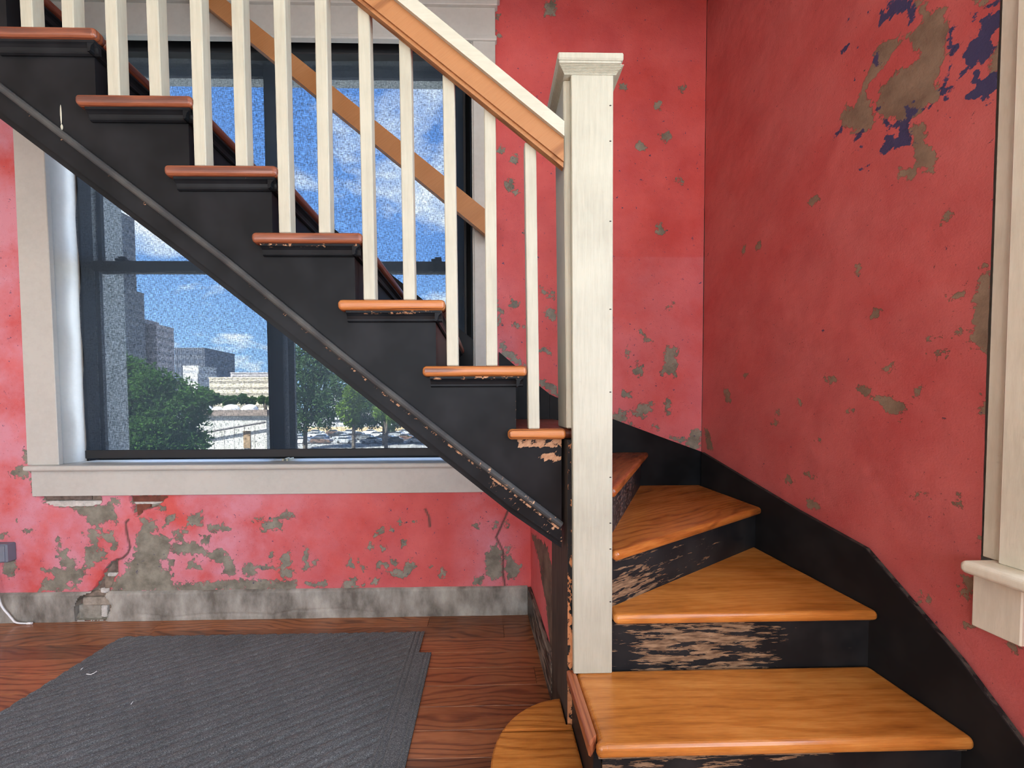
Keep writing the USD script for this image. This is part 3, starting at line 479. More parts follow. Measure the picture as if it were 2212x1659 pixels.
obj('jamb', bx(x0 - .06, x0, YW - .012, yo, z0, z1, .002), m_trim, w1); obj('jamb', bx(x1, x1 + .05, YW - .012, yo, z0, z1, .002), m_trim, w1)
obj('head_jamb', bx(x0 - .06, x1 + .05, YW - .012, yo, z1, z1 + .05, .002), m_trim, w1)
st = onY(46, 1010, YW - .055); s2 = onY(72, 1072, YW - .012)
obj('stool', rbox(st[0], cr1 + .03, YW - .055, YW + .19, z0 - .028, z0, .011), m_trim, w1)
obj('outer_sill', bx(x0 - .06, x1 + .05, YW + .19, yo + .06, z0 - .05, z0 - .012, .002), m_trim, w1)
obj('apron', bx(s2[0], cr1 + .01, YW - .018, YW + .005, s2[2], z0 - .028, .002), m_trim, w1)
YFm = 2.31
gl0, gl1 = onY(222, 700, YFm)[0], onY(984, 600, YFm)[0]; mu0, mu1 = onY(581, 800, YFm)[0], onY(638, 800, YFm)[0]
zr0, zr1 = onY(300, 588, YFm)[2], onY(300, 566, YFm)[2]; zh, zs = onY(600, 162, YFm)[2], onY(400, 975, YFm)[2]
fy0, fy1 = YFm - .03, YFm + .06
obj('frame', [bx(x0 - .01, gl0 - .035, fy0, fy1, z0 - .01, z1 + .01, .003), bx(gl1 + .02, x1 + .01, fy0, fy1, z0 - .01, z1 + .01, .003), bx(x0 - .01, x1 + .01, fy0, fy1, zh + .045, z1 + .01, .003), bx(x0 - .01, x1 + .01, fy0, fy1, z0 - .012, zs - .03, .003), bx(mu0 + .03, mu1 - .05, fy0 - .01, fy1, z0, z1, .003)], m_frame, w1)
m_pane = M('window_pane', {'t': ('transparent_bsdf', {'color': (.96, .98, .97)}), 'g': ('glossy_bsdf', {'roughness': .02, 'color': (1, 1, 1)}), 'f': ('layer_weight', {'blend': .5}), 'pw': ('math', {'math_type': 'power', 'value2': 5.}), 'fa': ('math', {'math_type': 'multiply_add', 'value2': .5, 'value3': .018}), 'm': ('mix_closure', {})}, [('f.facing', 'pw.value1'), ('pw.value', 'fa.value1'), ('fa.value', 'm.fac'), ('t.BSDF', 'm.closure1'), ('g.BSDF', 'm.closure2')], 'm.closure')
for xa_, xb_ in ((gl0, mu0), (mu1, gl1)):
    for lo, hi, dy in ((zs, zr0, 0.), (zr1, zh, .022)):
        sash = obj('sash', [bx(xa_ - .036, xa_, YFm - .012 + dy, YFm + .01 + dy, lo - .03, hi + .04, .002), bx(xb_, xb_ + .034, YFm - .012 + dy, YFm + .01 + dy, lo - .03, hi + .04, .002), bx(xa_, xb_, YFm - .012 + dy, YFm + .01 + dy, hi, hi + .044, .002), bx(xa_, xb_, YFm - .012 + dy, YFm + .01 + dy, lo - .044, lo, .002)], m_sash if lo == zs else m_frame, w1)
        obj('pane', plain(xa_ - .004, xb_ + .004, YFm - .002 + dy, YFm + .002 + dy, lo - .004, hi + .004), m_pane, sash)
obj('meeting_rail', [bx(gl0 - .03, mu0 + .02, YFm - .02, YFm + .04, zr0, zr1, .003), bx(mu1 - .02, gl1 + .02, YFm - .02, YFm + .04, zr0, zr1, .003)], m_frame, w1)

for px, py in ((262, 566), (943, 577)): a = onY(px, py, YFm - .02); obj('sash_lock', [bx(a[0] - .03, a[0] + .03, YFm - .03, YFm + .0, zr1 - .002, zr1 + .012, .003), bx(a[0] - .008, a[0] + .03, YFm - .035, YFm - .01, zr1 + .011, zr1 + .02, .003)], m_frame, w1)
obj('frame_stop', [bx(x0, x0 + .014, YW + .135, fy0, z0, z1, .002), bx(x1 - .014, x1, YW + .135, fy0, z0, z1, .002), bx(x0, x1, YW + .135, fy0, z1 - .014, z1, .002)], m_frame, w1)

# roller shade of dark see-through mesh in front of the sashes
YSH = 2.175
m_shade = M('screen_mesh', {'g': ('geometry', {}), 'mh': ('mapping', {'scale': (52, 52, 300)}), 'mv': ('mapping', {'scale': (300, 52, 52)}), 'nh': ('noise_texture', {'scale': 1., 'detail': 2.}), 'nv': ('noise_texture', {'scale': 1., 'detail': 2.}),
    'a': ('math', {'math_type': 'add'}), 'mr': ('map_range', {'from_min': .72, 'from_max': 1.28, 'to_min': .045, 'to_max': .255, 'clamp': True}),
    't': ('transparent_bsdf', {'color': (.9, .95, 1.)}), 'd': ('diffuse_bsdf', {'color': (.003, .003, .0035)}), 'tl': ('translucent_bsdf', {'color': (.012, .013, .014)}), 'ad': ('add_closure', {}), 'm': ('mix_closure', {})},
    [('g.position', 'mh.vector'), ('g.position', 'mv.vector'), ('mh.vector', 'nh.vector'), ('mv.vector', 'nv.vector'), ('nh.fac', 'a.value1'), ('nv.fac', 'a.value2'), ('a.value', 'mr.value'), ('mr.result', 'm.fac'), ('d.BSDF', 'ad.closure1'), ('tl.BSDF', 'ad.closure2'), ('ad.closure', 'm.closure1'), ('t.BSDF', 'm.closure2')], 'm.closure')
m_black = flat_mat('shade_black', (.008, .008, .009), .6)
sx0, sx1 = onY(170, 600, YSH)[0], onY(1004, 600, YSH)[0]; sxb = onY(189, 985, YSH)[0]
zb0, zb1, zt0, zt1 = onY(400, 989, YSH)[2], onY(400, 971, YSH)[2], onY(600, 130, YSH)[2], onY(600, 91, YSH)[2]
shade = thing('roller_shade', 'dark see-through roller shade drawn down over the double window', 'window shade')
nz = 60; zz = np.linspace(zb1 - .005, zt1 - .02, nz); xe = np.linspace(0, 1, 40)
ed = lambda z: .003 * np.sin(z * 11) + .002 * np.sin(z * 27 + 1)
G = [(sx0 + ed(z) * (1 - u) ** 6 + u * (sx1 - sx0), YSH + .004 * math.sin(u * 9 + z) + .006 * (1 - u) ** 8 * math.sin(z * 14), z) for z in zz for u in xe]
_, Q = grid(np.arange(nz), np.arange(40)); obj('mesh_fabric', trimesh.Trimesh(np.array(G), tri(Q), process=False), m_shade, shade, smooth=True)
obj('hem_bar', rbox(sx0 + .003, sx1, YSH - .008, YSH + .006, zb0, zb1, .005), m_black, shade)
obj('head_box', bx(sx0, sx1 + .01, YSH - .045, YSH + .03, zt0, zt1, .004), m_black, shade)
obj('side_channel', bx(sx1 - .003, sx1 + .01, YSH - .012, YSH + .012, zb0, zt0, .002), m_black, shade)
# two white sill clips under the shade's middle
for px in (617, 626):
    a = onY(px, 1000, YSH); obj('sill_clip', bx(a[0] - .005, a[0] + .005, YSH - .03, YSH + .04, z0, z0 + .012, .002), m_white, w1)

# ------------------------------------------------------------------ window_2 in the right wall: its near casing, stool and apron are in the picture
w2 = thing('window_2', kind='structure')
ya = onX(2154, 1215, XR - .02)[1]; yb2 = onX(2196, 2, XR - .02)[1]
zs2 = onX(2153, 1217, XR - .02)[2]; xs = XR - .02
obj('side_casing', cham([[[(x, y0_, z0_), (x, y1_, z1_)] for (y0_, z0_, y1_, z1_) in ((WR['y1'] - .13, zs2, yb2 - .115, 3.0), (ya, zs2, yb2 + (yb2 - ya) * .4, 3.0))] for x in (xs, XR + .025)], .003), m_trim_r, w2)
obj('side_casing', bx(xs, XR + .025, WR['y0'] - .1, WR['y0'] + .01, zs2, 3.0, .003), m_trim_r, w2)
obj('head_casing', bx(xs, XR + .025, WR['y0'] - .1, ya + .02, 2.88, 3.06, .003), m_trim_r, w2)
e2 = onX(2064, 1209, XR - .075)
obj('stool', rbox(XR - .075, XR + .30, WR['y0'] - .15, e2[1] - .004, zs2 - .03, zs2, .012), m_trim_r, w2)
p0, p1 = onX(2099, 1290, xs), onX(2095, 1349, xs); p2 = onX(2207, 1340, xs)
obj('apron', cham([[[(x, y, z) for z in (p1[2], zs2 - .03)] for y in (p2[1], p0[1])] for x in (xs, XR + .01)], .0025), m_trim_r, w2)
obj('jamb', [bx(XR + .0, XR + .4, WR['y1'] - .03, WR['y1'] + .03, zs2, WR['z1'], .002), bx(XR, XR + .4, WR['y0'] - .03, WR['y0'] + .005, zs2, WR['z1'], .002), bx(XR, XR + .4, WR['y0'], WR['y1'], WR['z1'] - .03, WR['z1'], .002)], m_trim_r, w2)
obj('sash', [bx(XR + .14, XR + .18, a - .03, a + .03, zs2, WR['z1'], .003) for a in (WR['y0'] + .03, -.45, WR['y1'] - .05)] + [bx(XR + .14, XR + .18, WR['y0'], WR['y1'], z - .03, z + .03, .003) for z in (zs2 + .03, 1.95, WR['z1'] - .05)], m_frame, w2)
w5 = thing('window_5', kind='structure')
obj('casing', [bx(XR - .02, XR + .01, a, a + .1, .8, 2.85, .002) for a in (-3.395, -2.0)] + [bx(XR - .02, XR + .01, -3.395, -1.9, 2.75, 2.88, .002), bx(XR - .06, XR + .3, -3.395, -1.88, WR['z0'] - .03, WR['z0'] - .001, .002)], m_trim_r, w5)
obj('sash', [bx(XR + .14, XR + .18, y - .03, y + .03, WR['z0'], 2.75, .002) for y in (-3.27, -2.65, -2.03)] + [bx(XR + .14, XR + .18, -3.3, -2.0, z - .03, z + .03, .002) for z in (WR['z0'] + .03, 1.8, 2.72)], m_frame, w5)
for i, (a, b) in enumerate(FW):
    w = thing(f'window_{i + 3}', kind='structure')
    obj('casing', [bx(a - .1, a, YF - .01, YF + .02, .8, 2.85, .002), bx(b, b + .1, YF - .01, YF + .02, .8, 2.85, .002), bx(a - .1, b + .1, YF - .01, YF + .03, 2.75, 2.9, .002), bx(a - .12, b + .12, YF - .01, YF + .06, .77, .8, .002)], m_trim, w)
    obj('sash', [bx(x - .03, x + .03, YF - .16, YF - .12, .8, 2.75, .002) for x in (a + .03, (a + b) / 2, b - .03)] + [bx(a, b, YF - .16, YF - .12, z - .03, z + .03, .002) for z in (.83, 1.8, 2.72)], m_frame, w)

# ------------------------------------------------------------------ the stair
stair = thing('staircase', 'black painted open-string staircase with brown wooden treads turning round the cream post', 'staircase')
def rpoly(pts, z0, z1, r):
    g = Polygon(pts).buffer(0); g = g.buffer(-r, join_style=2); r = min(r, (z1 - z0) / 2)
    return hull(np.vstack([_ball * r + (x, y, z) for x, y in list(g.exterior.coords)[:-1] for z in (z0 + r, z1 - r)]))
TT = .031
zE = onY(1160, 928, YP)[2]; zA = onY(1600, 1440, YP)[2]; rw = (zE - zA) / 4
zB, zC, zD = zA + rw, zA + 2 * rw, zA + 3 * rw
# winders and the wide lower tread
def worn_part(name, mesh, mat, w, parent=stair, size=.012, **kw):
    m = fine(mesh, size); return obj(name, m, mat, parent, prim={'wear': w(m.vertices)}, **kw)
xA0, yA0 = onZ(1228, 1460, zA)[0], onZ(1700, 1602, zA)[1] - .004
xin = xA0 + .026; XT = .3645
tA = obj('tread', [rpoly([(xin, yA0), (XK, yA0), (XK, YP - .0008), (xin, YP - .0008)], zA - .034, zA, .015), rpoly([(xA0, yA0), (xin + .026, yA0 + .0005), (xin + .026, yA0 + .05), (xin + .002, yA0 + .028)], zA - .0335, zA - .0006, .0125)], m_tr_x, stair)
obj('return_nosing', hull([(x, y, z) for x, y in ((xA0, yA0 + .012), (xA0 + .004, yA0 + .008), (xin - .0018, yA0 + .034), (xin - .0018, YP - .001), (xA0, YP - .001)) for z in (zA - .030, zA - .004)] + [(x, y, z) for x, y in ((xA0 + .006, yA0 + .02), (xin - .0018, yA0 + .036), (xin - .0018, YP - .001), (xA0 + .006, YP - .001)) for z in (zA - .034, zA - .0005)]), wood('return_wood', (.12, .03, .012), (.3, .085, .03), (.42, .15, .06), rot=(0, 0, 1.57), rough=.35), stair)
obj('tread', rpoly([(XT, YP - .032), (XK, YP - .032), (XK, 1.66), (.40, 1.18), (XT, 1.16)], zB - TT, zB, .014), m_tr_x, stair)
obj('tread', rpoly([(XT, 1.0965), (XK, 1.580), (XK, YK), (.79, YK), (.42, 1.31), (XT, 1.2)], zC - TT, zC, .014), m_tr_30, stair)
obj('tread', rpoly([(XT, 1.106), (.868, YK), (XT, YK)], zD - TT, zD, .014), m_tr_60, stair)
def nose(xn): return xn - .031
T = [(1097, 1225, 927), (911, 1139, 789.5), (727, 961, 645.5), (540, 781, 499.5), (350, 599, 353.5), (157, 414, 201), (-45, 203, 52.5)]
tr = []
for l, r, y in T:
    a, b = onY(l, y, YP), onY(r, y, YP); tr.append([a[0], b[0], (a[2] + b[2]) / 2])
run, rise = (tr[1][1] - tr[6][1]) / 5, (tr[6][2] - tr[1][2]) / 5
for k in range(4): tr.append([tr[6][0] - run * (k + 1), tr[6][1] - run * (k + 1), tr[6][2] + rise * (k + 1)])
tr[4][1] -= .003; tr[5][1] -= .003; tr[0][1] = .358; xE_ret = onY(1225, 930, YP)[0]
def mould(a, b):                                       # small cove under a nosing; a to b, the wall face on its left-hand side
    prof = [(0, 0), (.021, 0), (.021, -.006), (.016, -.009), (.011, -.014), (.0085, -.022), (.0085, -.027), (.004, -.030), (0, -.030)]
    return sweep(prof, a, b)
for k, (xl, xr, z) in enumerate(tr):
    xnext = nose(tr[k + 1][1]) if k + 1 < len(tr) else xr - run
    t = obj('tread', hull(np.vstack([_ball * .0145 + (x, y, zz_) for x in (xnext - .03, xr - .0145) for y in (YS + .0165, YK - .0) for zz_ in (z - TT + .0145, z - .0145)])), m_tr_y, stair)
    up = k >= 3
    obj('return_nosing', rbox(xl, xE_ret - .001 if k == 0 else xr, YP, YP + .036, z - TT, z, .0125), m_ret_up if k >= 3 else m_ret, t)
    xf = nose(xr)
    if k: worn_part('riser', plain(xf - .022, xf, YS + .0325, YK, tr[k - 1][2] - .001, z - TT), m_blk, lambda v: .14 + 0 * v[:, 0], size=.05)
    if k:
        mw = lambda v: np.where(v[:, 2] > z - TT - .009, .42 if k < 4 else .3, .14)
        worn_part('cove_moulding', mould((xl + .022, YS, z - TT), (xf + .02, YS, z - TT)), m_blk, mw, size=.015)
        worn_part('cove_moulding', mould((xf, YS - .02, z - TT), (xf, YK, z - TT)), m_blk, lambda v: .14 + 0 * v[:, 0], size=.06)
# the open stringer: sawtooth board, lower band, bead
low = polyY([(0, 256), (412, 566), (739, 820), (1105, 1110), (1213, 1184)], YS); bead = polyY([(0, 187), (486, 560), (739, 767), (1000, 972), (1211, 1132)], YS)
sl = (low[1][1] - low[0][1]) / (low[1][0] - low[0][0]); xend = tr[-1][0]
low = [(xend, low[0][1] + sl * (xend - low[0][0]))] + low; bead = [(xend, bead[0][1] + sl * (xend - bead[0][0]))] + bead
xr_end = onY(1213, 1100, YS)[0]
prof = [(xr_end, low[-1][1]), (xr_end, zE - TT)]
for k in range(1, len(tr)): prof += [(nose(tr[k][1]), tr[k - 1][2] - TT if k > 1 else zE - TT), (nose(tr[k][1]), tr[k][2] - TT)]
prof += [(xend, tr[-1][2] - TT)] + low[:-1]
bl_ = LineString(bead); tX = lambda v: np.clip((v[:, 0] + .75) / .9, 0, 1)
def w_str(v):
    d = shapely.distance(shapely.points(v[:, [0, 2]]), bl_); teeth = np.zeros(len(v))
    for k in range(1, 6): teeth = np.maximum(teeth, (np.abs(v[:, 0] - nose(tr[k][1])) < .004) * (v[:, 2] < tr[k][2]) * (v[:, 2] > tr[k - 1][2]) * (.36 if k < 3 else .18))
    e = (v[:, 2] > zE - TT - .024) * (v[:, 0] > tr[0][0] + .03) * (v[:, 0] > nose(tr[1][1])) * .55
    pat = .5 * np.exp(-((v[:, 0] - onY(1190, 988, YS)[0]) / .035) ** 2 - ((v[:, 2] - onY(1190, 988, YS)[2]) / .014) ** 2)
    return np.maximum.reduce([.17 + .08 * tX(v) + pat, teeth, e])
worn_part('stringer', slabY(prof, YS, YS + .032), m_blk_str, w_str, size=.014)
g = Polygon(low + bead[::-1]); band = Polygon([(x, z + .021) for i, (x, z) in enumerate(low)] + bead[::-1])
w_band = lambda v: np.where(shapely.distance(shapely.points(v[:, [0, 2]]), bl_) < .016, .30 + .22 * tX(v), .15 + .21 * tX(v) ** 2)
worn_part('stringer_band', slabY(band, YS - .010, YS - .0005), m_blk_str, w_band, size=.01)
bd = []
cv = [(.0105 * math.cos(a), .0105 * math.sin(a)) for a in np.linspace(-.3, math.pi + .3, 9)] 
for a, b in zip(bead[:-1], bead[1:]):
    d = np.array([b[0] - a[0], b[1] - a[1]]); n = np.array([-d[1], d[0]]) / np.hypot(*d)
    P3 = [(a[0], YS - .008, a[1]), (b[0], YS - .008, b[1])]
    bd.append(tube(np.array([np.array(P3[0]) * (1 - t) + np.array(P3[1]) * t for t in np.linspace(0, 1, 12)]), .0105, 12))
worn_part('stringer_bead', trimesh.util.concatenate(bd), worn('black_paint_bead', (.04, .04, .04), (.085, .083, .075), (.34, .19, .1), (.46, .31, .2), (30, 50, 70), rot=(0, .66, 0), rough=.36), lambda v: .14 + .24 * tX(v), size=.02)
worn_part('soffit', hull([(x, y, z + o) for x, z in (low[0], (low[2][0], low[2][1])) for y in (YS + .03, YK) for o in (.03, .045)]), m_blk, lambda v: .1 + 0 * v[:, 0], size=.2)
worn_part('soffit', hull([(x, y, z + o) for x, z in (low[2], low[-1]) for y in (YS + .03, YK) for o in (.05, .065)]), m_blk, lambda v: .1 + 0 * v[:, 0], size=.2)
a = onY(131, 232, YS - .001); obj('paint_drip', [hull(_ball * (.0022, .0012, .028) + (a[0], YS - .001, a[2] - .02)), hull(_ball * (.0035, .0015, .008) + (a[0] + .001, YS - .001, a[2] - .055))], m_white, stair, label='white paint drip on the black stringer')
# risers of the winders and of the wide tread
def patch(v, ax, b): return b
wB = lambda v: .30 + .24 * np.clip((.95 - v[:, 0]) / .25, 0, 1) * np.clip((v[:, 0] - .40) / .08, 0, 1) - .16 * np.clip((v[:, 0] - .86) / .12, 0, 1)
worn_part('riser', plain(XT, XK, YP, YP + .02, zA - .02, zB - TT), m_blk_ris, wB)
worn_part('riser_strip', plain(XT, XK, YP - .006, YP, zB - TT - .012, zB - TT), m_blk_ris, lambda v: .42 - .3 * np.clip((v[:, 0] - .85) / .1, 0, 1))
worn_part('riser', plain(xin + .012, XK, yA0 + .030, yA0 + .05, .0, zA - .034), m_blk_ris, lambda v: .32 + .16 * np.clip((.8 - v[:, 0]) / .3, 0, 1) - .2 * np.clip((v[:, 0] - .8) / .2, 0, 1))
worn_part('riser_strip', plain(xin, XK, yA0 + .020, yA0 + .032, zA - .047, zA - .034), m_blk_ris, lambda v: .6 - .4 * np.clip((v[:, 0] - .7) / .2, 0, 1))
def oriented(p, q, t, z0, z1):                           # riser standing on the line p-q, its face there and its back t behind
    d = np.array([q[0] - p[0], q[1] - p[1]]); n = np.array([-d[1], d[0]]) / np.hypot(*d) * t
    return hull([(x, y, z) for x, y in (p, q, (p[0] + n[0], p[1] + n[1]), (q[0] + n[0], q[1] + n[1])) for z in (z0, z1)])
wC = lambda v: .29 + .27 * np.clip((.66 - v[:, 0]) / .2, 0, 1) * np.clip((zB + .12 - v[:, 2]) / .06, .3, 1) - .1 * np.clip((v[:, 0] - .8) / .2, 0, 1)
worn_part('riser', oriented((XT, 1.1342), (1.148, 1.616), .02, zB - .02, zC - TT), m_blk_ris30, wC)
worn_part('riser', oriented((.376, 1.197), (.826, YK), .02, zC - .02, zD - TT), worn('black_paint_riser_upper', (.014, .013, .013), (.04, .035, .034), (.1, .06, .05), (.2, .13, .1), (20, 60, 80), rot=(0, 0, -1.08)), lambda v: .44 - .2 * np.clip((v[:, 1] - 1.7) / .3, 0, 1))
worn_part('riser', plain(.31, .328, YP + .18, YK, zD - .02, zE - TT), m_blk, lambda v: .2 + 0 * v[:, 0], size=.05)
# wall strings along both walls
ws = polyY([(1078, 760), (1113, 790), (1163, 832), (1187, 851)], YK)
worn_part('wall_string', slabY(ws + [(ws[-1][0], zE - .1), (ws[0][0], zE - .1)], YK, YW - .004), m_blk, lambda v: .12 + 0 * v[:, 0], size=.04)
ws = polyY([(1187.6, 851.5), (1204, 859), (1325, 905.5), (1420, 941), (1516, 976)], YK)
worn_part('wall_string', slabY(ws + [(ws[-1][0], zC - .1), (ws[0][0], zC - .1)], YK, YW - .004), m_blk, lambda v: .10 + .22 * (v[:, 2] < zC + .02) + .12 * (np.abs(v[:, 2] - zD) < .012), size=.03)
ws = polyY([(870, 612.5), (1021, 733)], YK - .02); sls = (ws[1][1] - ws[0][1]) / (ws[1][0] - ws[0][0]); xq = -3.2
ws = [(xq, ws[1][1] + sls * (xq - ws[1][0])), ws[1]]
worn_part('wall_string', slabY(ws + [(ws[1][0], ws[1][1] - .30), (xq, ws[0][1] - .42)], YK - .022, YK - .0015), m_blk, lambda v: .1 + 0 * v[:, 0], size=.08)
wr = polyX([(1515, 977), (1640, 1053), (1721, 1102), (1867, 1184), (1957, 1290), (2070, 1423), (2209, 1612)], XK)
a, b = np.array(wr[-2]), np.array(wr[-1]); wr.append(tuple(b + (b - a) / np.linalg.norm(b - a) * .25))
worn_part('wall_string', slabX([(y, z) for y, z in wr] + [(wr[-1][0], .0), (wr[0][0], .0)], XK, XR - .006), worn('black_paint_string', (.012, .011, .011), (.022, .02, .019), (.035, .03, .026), (.07, .06, .05), (30, 30, 30), rough=.5), lambda v: .14 + .38 * (np.abs(shapely.distance(shapely.points(v[:, 1:]), LineString(wr))) < .006) * (v[:, 0] > XK + .003), size=.014)
# starting step
cx, cy_, R = .25, .97, .25; zS = .19
arc = [(cx + R * math.cos(t), cy_ + R * math.sin(t)) for t in np.linspace(math.pi / 2, 1.5 * math.pi, 40)]
ysplit = onZ(1150, 1577.5, zS)[1]
full = Polygon(arc + [(XK, cy_ - R), (XK, .86), (.246, .86), (.246, cy_ + R - .001)]).difference(sbox(.2295, YP - .003, 3, 3))
for g in (full.intersection(sbox(-1, ysplit + .0008, 3, 3)), full.intersection(sbox(-1, -1, 3, ysplit - .0008))):
    g = g if g.geom_type == 'Polygon' else max(g.geoms, key=lambda q: q.area)
    obj('starting_tread', [slabZ(g.buffer(-.006), zS - .03, zS), slabZ(g.buffer(-.0015), zS - .026, zS - .004)], m_bull, stair, smooth=20)
inn = full.buffer(-.03)
worn_part('starting_riser', slabZ(inn, .0, zS - .03), m_blk_ris, lambda v: .35 + 0 * v[:, 0], size=.03)
obj('side_panel', hull([(x, y, z) for (x, y) in ((ux1 + .002, uy1 - .002), (ux1 + .03, uy1 - .002), (.234, YP + .173), (.256, YP + .173)) for z in (0, 1.0)]), m_dark, stair)
worn_part('side_panel', plain(xA0 + .016, xA0 + .034, yA0 + .03, YP - .002, .0, zA - .034), m_blk, lambda v: .24 + 0 * v[:, 0], size=.03)

# ------------------------------------------------------------------ newel post
newel = thing('newel_post', 'tall square cream painted newel post with a moulded cap', 'newel post')
px0, px1 = onY(1219.5, 700, YP)[0], onY(1324, 700, YP)[0]
def yz(px, py, Y): return onY(px, py, Y)
nb0, nb1 = onY(1233.5, 170, YB), onY(1325, 170, YB); nb2, nb3 = onY(1239.5, 1450, YB), onY(1322.5, 1450, YB); zcap = onY(1270, 153, YB)[2]
obj('face_board', cham([[[(nb2[0], y, zA + .0005), (nb0[0], y, zcap)] for y in (YB, YP - .0008)], [[(nb3[0], y, zA + .0005), (nb1[0], y, zcap)] for y in (YB, YP - .0008)]], .0022), m_white, newel)
t0, t1 = onY(1216.5, 160, YP), onY(1224, 925, YP)
obj('shaft', cham([[[(t1[0], y, zE + .003), (t0[0], y, zcap)] for y in (YP, YP + .135)], [[(px1 - .004, y, zE + .003), (px1 - .004, y, zcap)] for y in (YP, YP + .135)]], .003), m_white, newel)
yc0, yc1 = YB - .026, YP + .158; c0, c1 = onY(1205.5, 112, yc0), onY(1348, 112, yc0); zc1 = onY(1276, 111, yc0)[2]; zc0 = onY(1276, 127.5, yc0)[2]
cap = obj('cap', bx(c0[0], c1[0], yc0, yc1, zc0, zc1, .0035), m_white, newel)
def cap_mould(xa, xb, y0_, y1_, zt_, zb_, out):
    M_ = []; n = 8
    for i in range(n):
        f0, f1 = i / n, (i + 1) / n; o0 = out * (1 - math.sin(f0 * math.pi / 2)) ** .9; 
        M_.append(plain(xa - o0, xb + o0, y0_ - o0, y1_ + o0, zt_ - (zt_ - zb_) * f1, zt_ - (zt_ - zb_) * f0))
    return M_
xs0, xs1 = t0[0] - .001, px1 - .001
obj('cove', [bx(c0[0] + .003, c1[0] - .006, yc0 + .004, yc1 - .004, zc0 - .006, zc0 + .0002, .0015)] + cap_mould(xs0, xs1, YB - .001, YP + .137, zc0 - .006, zc0 - .021, .016), m_white, cap)
for y in (228, 305, 478, 668, 847, 1031, 1130, 1186, 1300):
    n_ = onY(1318.5, y, YB); obj('nail_head', hull(_ball * (.003, .0012, .0016) + (n_[0], YB - .0003, n_[2])), m_black, newel)
po = obj('old_post', bx(onY(1226, 1200, YP)[0], .352, YP + .004, YP + .17, .0, zE - TT - .001, .002), m_dark, newel, label='old dark wooden post behind the cream board')
worn_part('post_facing', plain(onY(1226, 1200, YP)[0] + .0005, .352, YP - .0006, YP + .0038, .0005, zE - TT - .0012), worn('black_paint_post', (.01, .0105, .011), (.02, .02, .02), (.38, .15, .06), (.5, .22, .1), (50, 50, 30), rough=.4, amp=.7), lambda v: .36 + .2 * np.clip((zA + .42 - v[:, 2]) / .3, 0, 1), parent=po, label='black paint chipped to bare wood on the post front')

# ------------------------------------------------------------------ balustrade
bal = thing('balustrade', 'row of square cream balusters under a sloping fir handrail', 'balustrade')
YR = 1.106
def line(p, q, Y, xe): 
    a, b = onY(*p, Y)[[0, 2]], onY(*q, Y)[[0, 2]]; s = (b[1] - a[1]) / (b[0] - a[0]); return [(xe, a[1] + s * (xe - a[0])), tuple(b)]
XE = tr[-1][0]
def strip_(p, q, p2, q2, Y): return line(p, q, Y, XE) + line(p2, q2, Y, XE)[::-1]
xre = min(t0[0], t1[0]) - .001
def cutx(poly): return Polygon(poly).intersection(sbox(-9, -9, xre, 9))
obj('top_rail', slabY(cutx(strip_((902, 0), (1222, 264), (858, 0), (1222, 296), YR - .010)), YR - .010, YR + .058), m_white_rail, bal)
obj('rail_board', slabY(cutx(strip_((854, 0), (1222, 299), (786, 0), (1222, 352), YR)), YR, YR + .0235), m_rail, bal)
obj('rail_lip', slabY(cutx(strip_((786, 0), (1222, 352), (771, 0), (1222, 366), YR + .005)), YR + .005, YR + .0235), m_rail, bal)
BY0, BS = YR + .024, .0335
wl = line((779, 0), (1222, 361), YR, XE)
def rail_z(x): return wl[0][1] + (x - wl[0][0]) * (wl[1][1] - wl[0][1]) / (wl[1][0] - wl[0][0])
Bl = [(41, 0, 43.4, 47, 6), (130.6, 0, 132.2, 50, 6), (224.5, 0, 232, 202, 5), (314, 0, 322, 205, 5), (408, 0, 419, 352, 4), (498, 0, 508, 352, 4), (589, 0, 602, 498, 3), (678.5, 0, 688, 498, 3), (772, 30, 785, 643, 2), (861, 75, 871, 643, 2), (955.5, 152, 965, 787, 1), (1045.5, 228, 1050, 789, 1), (1133, 297, 1141.5, 925, 0)]
def baluster(xb, zb, xt, zt_, j): obj('baluster', cham([[[(xb + dx, y, zb), (xt + dx, y, zt_)] for y in (BY0, BY0 + BS)] for dx in (0, BS)], .0022), m_white, bal)
for xa_, ya_, xb_, yb_, k in Bl:
    zb = tr[k][2] + .0004; yb_p = yb_
    b = onY(xb_, yb_, BY0); a = onY(xa_, ya_, BY0); s = (a[0] - b[0]) / (a[2] - b[2]); zt_ = rail_z(b[0] + BS) + .028
    baluster(b[0], zb, b[0] + s * (zt_ - zb), zt_, 0)
bx6 = onY(43.4, 47, BY0)[0]; bx6b = onY(132.2, 50, BY0)[0]
for k in range(7, 11):
    for x in (bx6, bx6b):
        x = x - run * (k - 6); zt_ = rail_z(x + BS) + .028; baluster(x, tr[k][2] + .0004, x - .003, zt_, 0)

